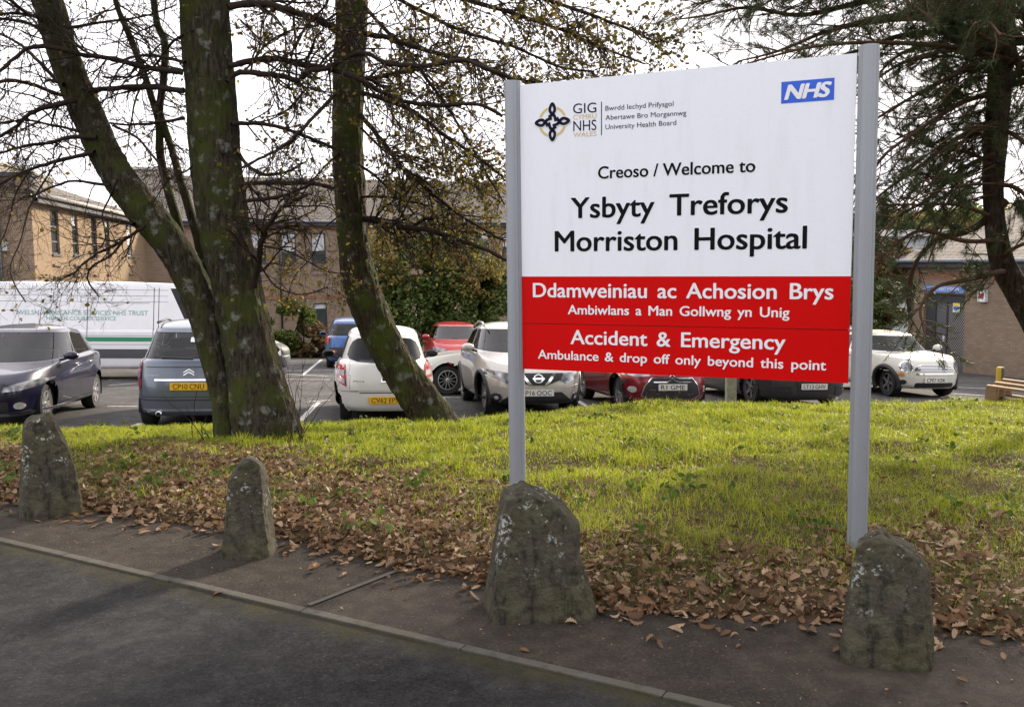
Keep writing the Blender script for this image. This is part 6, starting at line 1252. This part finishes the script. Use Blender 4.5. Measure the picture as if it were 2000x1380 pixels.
for i in range(95):   # the rest of the crown, above and beyond the frame
    z = rt.uniform(3.6, 8.8); a = rt.uniform(0, 6.283); r = (4.6 - .42 * max(0, z - 3)) * rt.uniform(.6, 1); p = np.array([5.9, DP, z]); P = [p + np.array([math.cos(a), math.sin(a), .0]) * r * t + np.array([rt.gauss(0, .12), rt.gauss(0, .12), .25 * math.sin(t * 3) - .3 * t * t]) for t in (0, .25, .5, .75, 1)]
    pn.bough(np.array(P), .035, 30, .7)
pn.finish(t3)
for ch in t3.children: ch.matrix_parent_inverse = inv_t
# an unseen second pine, added outside the frame to shade the road
t4 = empty('pine_tree', (11.2, 8.2, -.5)); tag(t4, 'added unseen pine beyond the right edge to shade the road', 'tree'); inv_t = Matrix.Translation(-Vector(t4.location))
P = np.array([[11.2, 8.2, -.8], [11.3, 8.2, 2], [11.1, 8.3, 5], [11.2, 8.2, 9]]); mb = MB(); mb.tube(smooth(P, 6), np.linspace(.24, .05, 19), 14); mb.build('trunk', M['pine_bark'], t4, True)
pn = Pine(32)
for i in range(110):
    z = rt.uniform(1.6, 8.6); a = rt.uniform(0, 6.283); r = (4.4 - .45 * max(0, z - 3)) * rt.uniform(.6, 1); p = np.array([11.2, 8.2, z]); P = [p + np.array([math.cos(a), math.sin(a), .0]) * r * t + np.array([rt.gauss(0, .12), rt.gauss(0, .12), .25 * math.sin(t * 3) - .3 * t * t]) for t in (0, .25, .5, .75, 1)]
    pn.bough(np.array(P), .035, 26, .75)
pn.finish(t4, 16, .13, .008)
for ch in t4.children: ch.matrix_parent_inverse = inv_t
# ================================================================ hedges and bushes
def leafmass(name, label, cat, blobs, n, size, mats, seed, stems=14, stuff=False):
    """blobs: (centre, radii, share, material index); leaves spread through lumpy ellipsoids with gaps"""
    rng = np.random.default_rng(seed); c0 = np.array(blobs[0][0]); root = empty(name, (c0[0], c0[1], park_z(c0[0], c0[1]))); tag(root, label, cat); tot = sum(b[2] for b in blobs); out_ = {}
    for c, r, sh, mi in blobs:
        m = int(n * sh / tot); v = rng.normal(0, 1, (m * 2, 3)); v /= np.linalg.norm(v, axis=1)[:, None]; rad = rng.uniform(.35, 1.0, (m * 2, 1)) ** .45; lump = 1 + .28 * (vn(v[:, 0] * 3 + v[:, 2] * 2.3 + 7, v[:, 1] * 3 - v[:, 2] * 2 + 3, seed)[:, None] - .5) * 2 + .16 * (vn(v[:, 0] * 8, v[:, 2] * 8 + v[:, 1] * 6, seed + 1)[:, None] - .5) * 2
        p = np.array(c) + v * rad * lump * np.array(r); keep = vn(p[:, 0] * 2.1 + p[:, 1], p[:, 2] * 2.3, seed + 2) > .26; p = p[keep][:m]; p = p[p[:, 2] > park_z(p[:, 0], p[:, 1])]; out_.setdefault(mi, []).append(p)
    for mi, ps in out_.items():
        p = np.concatenate(ps); V, F = leaves(p, size * rng.uniform(.6, 1.4, len(p)), rng, .9, .4, OV, OVF); mk('foliage', V, F, M[mats[mi]], root)
    tb = Tubes()
    for i in range(stems):
        c, r, _, _ = blobs[i % len(blobs)]; b = np.array([c[0] + rng.uniform(-.6, .6) * r[0], c[1] + rng.uniform(-.3, .3) * r[1], 0]); b[2] = park_z(b[0], b[1]) - .1; e = np.array(c) + rng.uniform(-.8, .8, 3) * np.array(r); tb.add(smooth(np.array([b, (b + e) / 2 + rng.normal(0, .15, 3), e]), 4), np.linspace(.05, .012, 9), 5)
    tb.build('stems', M['twig'], root)
    for ch in root.children: ch.matrix_parent_inverse = Matrix.Translation(-Vector(root.location))
def bl(x, y, D, rx, ry, rz, sh=1, mi=0): return (atY(x, y, D), (rx * D / FPX, ry, rz * D / FPX), sh, mi)
leafmass('evergreen_hedge', 'tall dense dark evergreen bush with a yellowing top behind the red car', 'hedge', [bl(800, 590, 34.5, 95, 1.5, 90, 2.2), bl(900, 590, 34.5, 90, 1.5, 90, 2.2), bl(975, 600, 34.5, 60, 1.4, 80, 1.3), bl(770, 520, 34.5, 65, 1.3, 75, 1.3, 1), bl(860, 510, 34.5, 90, 1.4, 60, 1.5, 0), bl(930, 540, 34.3, 60, 1.4, 60, 1.0, 1), bl(1060, 590, 35, 90, 1.5, 80, 1.4), bl(745, 610, 34.3, 45, 1.2, 80, 1.0)], 42000, .13, ['hedge', 'hedge_top'], 41)
leafmass('ivy_bush', 'rounded light green bush against the rear brick wall left of the blue car', 'bush', [bl(580, 635, 36.8, 40, .8, 45, 1.2), bl(560, 660, 36.6, 40, .8, 38, 1), bl(610, 665, 36.6, 36, .8, 36, .8, 1), bl(640, 680, 36.5, 30, .7, 24, .5, 1)], 17000, .15, ['bush', 'brown_shrub'], 42)
leafmass('brown_shrub', 'russet leaved shrub between the right sign post and the brick outbuilding', 'shrub', [bl(1725, 560, 33, 45, 1.2, 80, 1.4), bl(1700, 600, 33, 60, 1.2, 70, 1.2, 1), bl(1745, 510, 33, 34, 1.0, 40, .8), bl(1660, 570, 33, 60, 1.3, 90, 1, 1)], 11000, .13, ['brown_shrub', 'bush'], 43)
leafmass('distant_trees', 'autumn trees showing above the outbuilding roof behind the pine', 'trees', [bl(1800, 445, 62, 90, 3, 34, 1.2), bl(1890, 440, 62, 80, 3, 36, 1.2, 1), bl(1980, 445, 62, 80, 3, 44, 1.2), bl(1720, 450, 62, 60, 3, 30, .8, 1)], 14000, .22, ['hedge_top', 'bush'], 44, 10)
for i, (x, y, lab) in enumerate(((-17, -17, 'added unseen tree behind the viewer for car reflections, leftmost of three'), (-1, -19, 'added unseen tree behind the viewer for car reflections, middle of three'), (15, -17, 'added unseen tree behind the viewer for car reflections, rightmost of three'))):  # unseen trees, added to darken what the car glass reflects
    leafmass('unseen_reflected_tree', lab, 'tree', [((x, y, 4.6), (7.5, 3.0, 3.6), 2, 0), ((x + 3, y + .5, 2.6), (6.5, 2.6, 2.4), 1.2, 1), ((x - 4, y + .3, 2.4), (5.5, 2.6, 2.4), 1, 1)], 5200, .55, ['hedge', 'hedge_top'], 60 + i, 8)
# ================================================================ grass, leaf litter, weeds
gr = np.random.default_rng(77)
def scatter(n, x0, x1, dens):
    """random points on the bank, thinned by dens(X, Y, t, d)"""
    X = gr.uniform(x0, x1, n); e = edgeY(X); c = crestY(X) + .55; T = gr.uniform(0, 1, n); Y = e + T * (c - e)
    vis = np.abs(X) < .62 * Y + 1.0; X, Y, T, e, c = X[vis], Y[vis], T[vis], e[vis], c[vis]; d = (Y - e)
    p = dens(X, Y, (Y - e) / (c - e), d); m = gr.uniform(0, 1, len(X)) < p; return X[m], Y[m], d[m]
def litter(X, Y, d):
    """how leafy the ground is, 0 to 1"""
    wide = np.interp(X, [-9, -4, -2, -.5, 1, 3, 6], [2.5, 2.4, 2.8, 1.75, 1.15, 1.0, .9]); n = vn(X * 1.3, Y * 1.3, 11) * .9 + vn(X * 4, Y * 4, 12) * .5
    return 1 - sstep(-.9, 1.0, (d - wide) / 1.5 + (n - .7) * 1.15)
def blades(X, Y, hgt, wd, lean=.45):
    n = len(X); Z = bank_z(X, Y) - .006; a = gr.uniform(0, 2 * np.pi, n); h = hgt * gr.uniform(.55, 1.35, n); b = gr.uniform(0, 2 * np.pi, n); l = np.abs(gr.normal(0, lean, n)) + .1
    dx, dy = np.cos(b) * l, np.sin(b) * l; sx, sy = np.cos(a) * wd / 2, np.sin(a) * wd / 2; lv = []
    for t, wf in ((0, 1.0), (.45, .85), (.8, .5)):
        bx, by, bz = X + dx * h * t ** 1.8, Y + dy * h * t ** 1.8, Z + h * (t - .35 * l * t * t); lv += [np.stack([bx - sx * wf, by - sy * wf, bz], -1), np.stack([bx + sx * wf, by + sy * wf, bz], -1)]
    lv.append(np.stack([X + dx * h, Y + dy * h, Z + h * np.clip(1 - .35 * l, .15, 1)], -1)); V = np.stack(lv, 1).reshape(-1, 3)
    F = np.array([(0, 1, 3), (0, 3, 2), (2, 3, 5), (2, 5, 4), (4, 5, 6)])[None] + (np.arange(n) * 7)[:, None, None]; return V, F.reshape(-1, 3)
def gd(X, Y, t, d): return np.clip((1 - litter(X, Y, d)) ** .9 + .24 * (vn(X * 3, Y * 3, 15) > .5) , 0, 1) * (.45 + .55 * vn(X * 2.6, Y * 2.6, 16)) * sstep(.05, .5, d)
X, Y, d = scatter(560000, -10, 10, gd); near = Y < 7.2
tuft = .45 + .75 * vn(X * 1.9, Y * 1.9, 18) ** 1.5 + .75 * vn(X * 6.5, Y * 6.5, 19) ** 2.5
V1, F1 = blades(X, Y, .062 * tuft * (1 + .25 * (Y > 8)), np.where(near, .0046, .0070), .85); tag(mk('grass', V1, F1, M['grass']), kind='stuff')
# tufts of longer darker grass at the edge of the litter
# oak leaves
X, Y, d = scatter(98000, -10, 8.5, lambda X, Y, t, d: np.clip(litter(X, Y, d), .035, 1) * np.where(Y > 8, .45, 1) * np.where(d < .7, 1.0, .35 + .65 * (vn(X * 2.5, Y * 2.5, 21) > .3)))
nl = len(X); Z = bank_z(X, Y) + gr.uniform(.0, 1.0, nl) ** 2 * .04 + .006; V2, F2 = leaves(np.stack([X, Y, Z], -1), gr.uniform(.026, .082, nl), gr, .5, .65)
Xs = gr.uniform(-7, 4, 700); off = np.abs(gr.normal(0, .16, 700)); Ys = edgeY(Xs) - off + .05; n2 = len(Xs); V3, F3 = leaves(np.stack([Xs, Ys, np.full(n2, .014)], -1), gr.uniform(.035, .09, n2), gr, .2, .5)
X, Y, d = scatter(150000, -9, 8, lambda X, Y, t, d: np.clip(litter(X, Y, d), .06, 1) * np.where(Y > 7.5, .3, 1)); nb_ = len(X); V4, F4 = leaves(np.stack([X, Y, bank_z(X, Y) + gr.uniform(0, .02, nb_)], -1), gr.uniform(.010, .034, nb_), gr, .6, .5, OV, OVF)   # torn bits
tag(mk('leaf_litter', np.concatenate([V2, V3, V4]), np.concatenate([F2, F3 + len(V2), F4 + len(V2) + len(V3)]), M['dry_leaf']), kind='stuff')
# tiny crumbs of leaf and grit on the tarmac
nc = 2600; s_ = gr.uniform(-8, 7, nc); n_ = np.where(gr.uniform(0, 1, nc) < .6, gr.uniform(.1, 1.3, nc), gr.uniform(-2.6, .1, nc)); Pc = K0[None] + KD[None] * s_[:, None] + KN[None] * n_[:, None]; okm = Pc[:, 1] < edgeY(Pc[:, 0]) + .02; Pc, n_ = Pc[okm], n_[okm]; nc = len(Pc)
V, F = leaves(np.column_stack([Pc, np.where(n_ < 0, -.026, .004)]), gr.uniform(.004, .016, nc) * np.where(gr.uniform(0, 1, nc) < .04, 2.2, 1), gr, .3, .3, OV, OVF); tag(mk('leaf_crumbs', V, F, M['dry_leaf']), kind='stuff')
# broad leaved weeds in the litter
X, Y, d = scatter(3600, -9, 8, lambda X, Y, t, d: .55 * (vn(X * 1.6, Y * 1.6, 31) > .5) * (vn(X * 5, Y * 5, 32) > .45) * np.where(d < .1, 0, 1) * np.where(d > 3, .3, 1))
nw = len(X); k_ = 6; Xr = np.repeat(X, k_) + gr.normal(0, .035, nw * k_); Yr = np.repeat(Y, k_) + gr.normal(0, .035, nw * k_); V, F = leaves(np.stack([Xr, Yr, bank_z(Xr, Yr) + gr.uniform(.02, .09, nw * k_)], -1), gr.uniform(.028, .07, nw * k_), gr, .8, .4, OV, OVF); tag(mk('weeds', V, F, M['weed']), kind='stuff')
X, Y, d = scatter(260000, -9, 8, lambda X, Y, t, d: (vn(X * 2.2, Y * 2.2, 35) > .56) * (vn(X * 7, Y * 7, 36) > .45) * sstep(.05, .3, d) * litter(X, Y, d) * .8)
V, F = blades(X, Y, .085, .0042, .8); tag(mk('long_grass', V, F, M['weed']), kind='stuff')
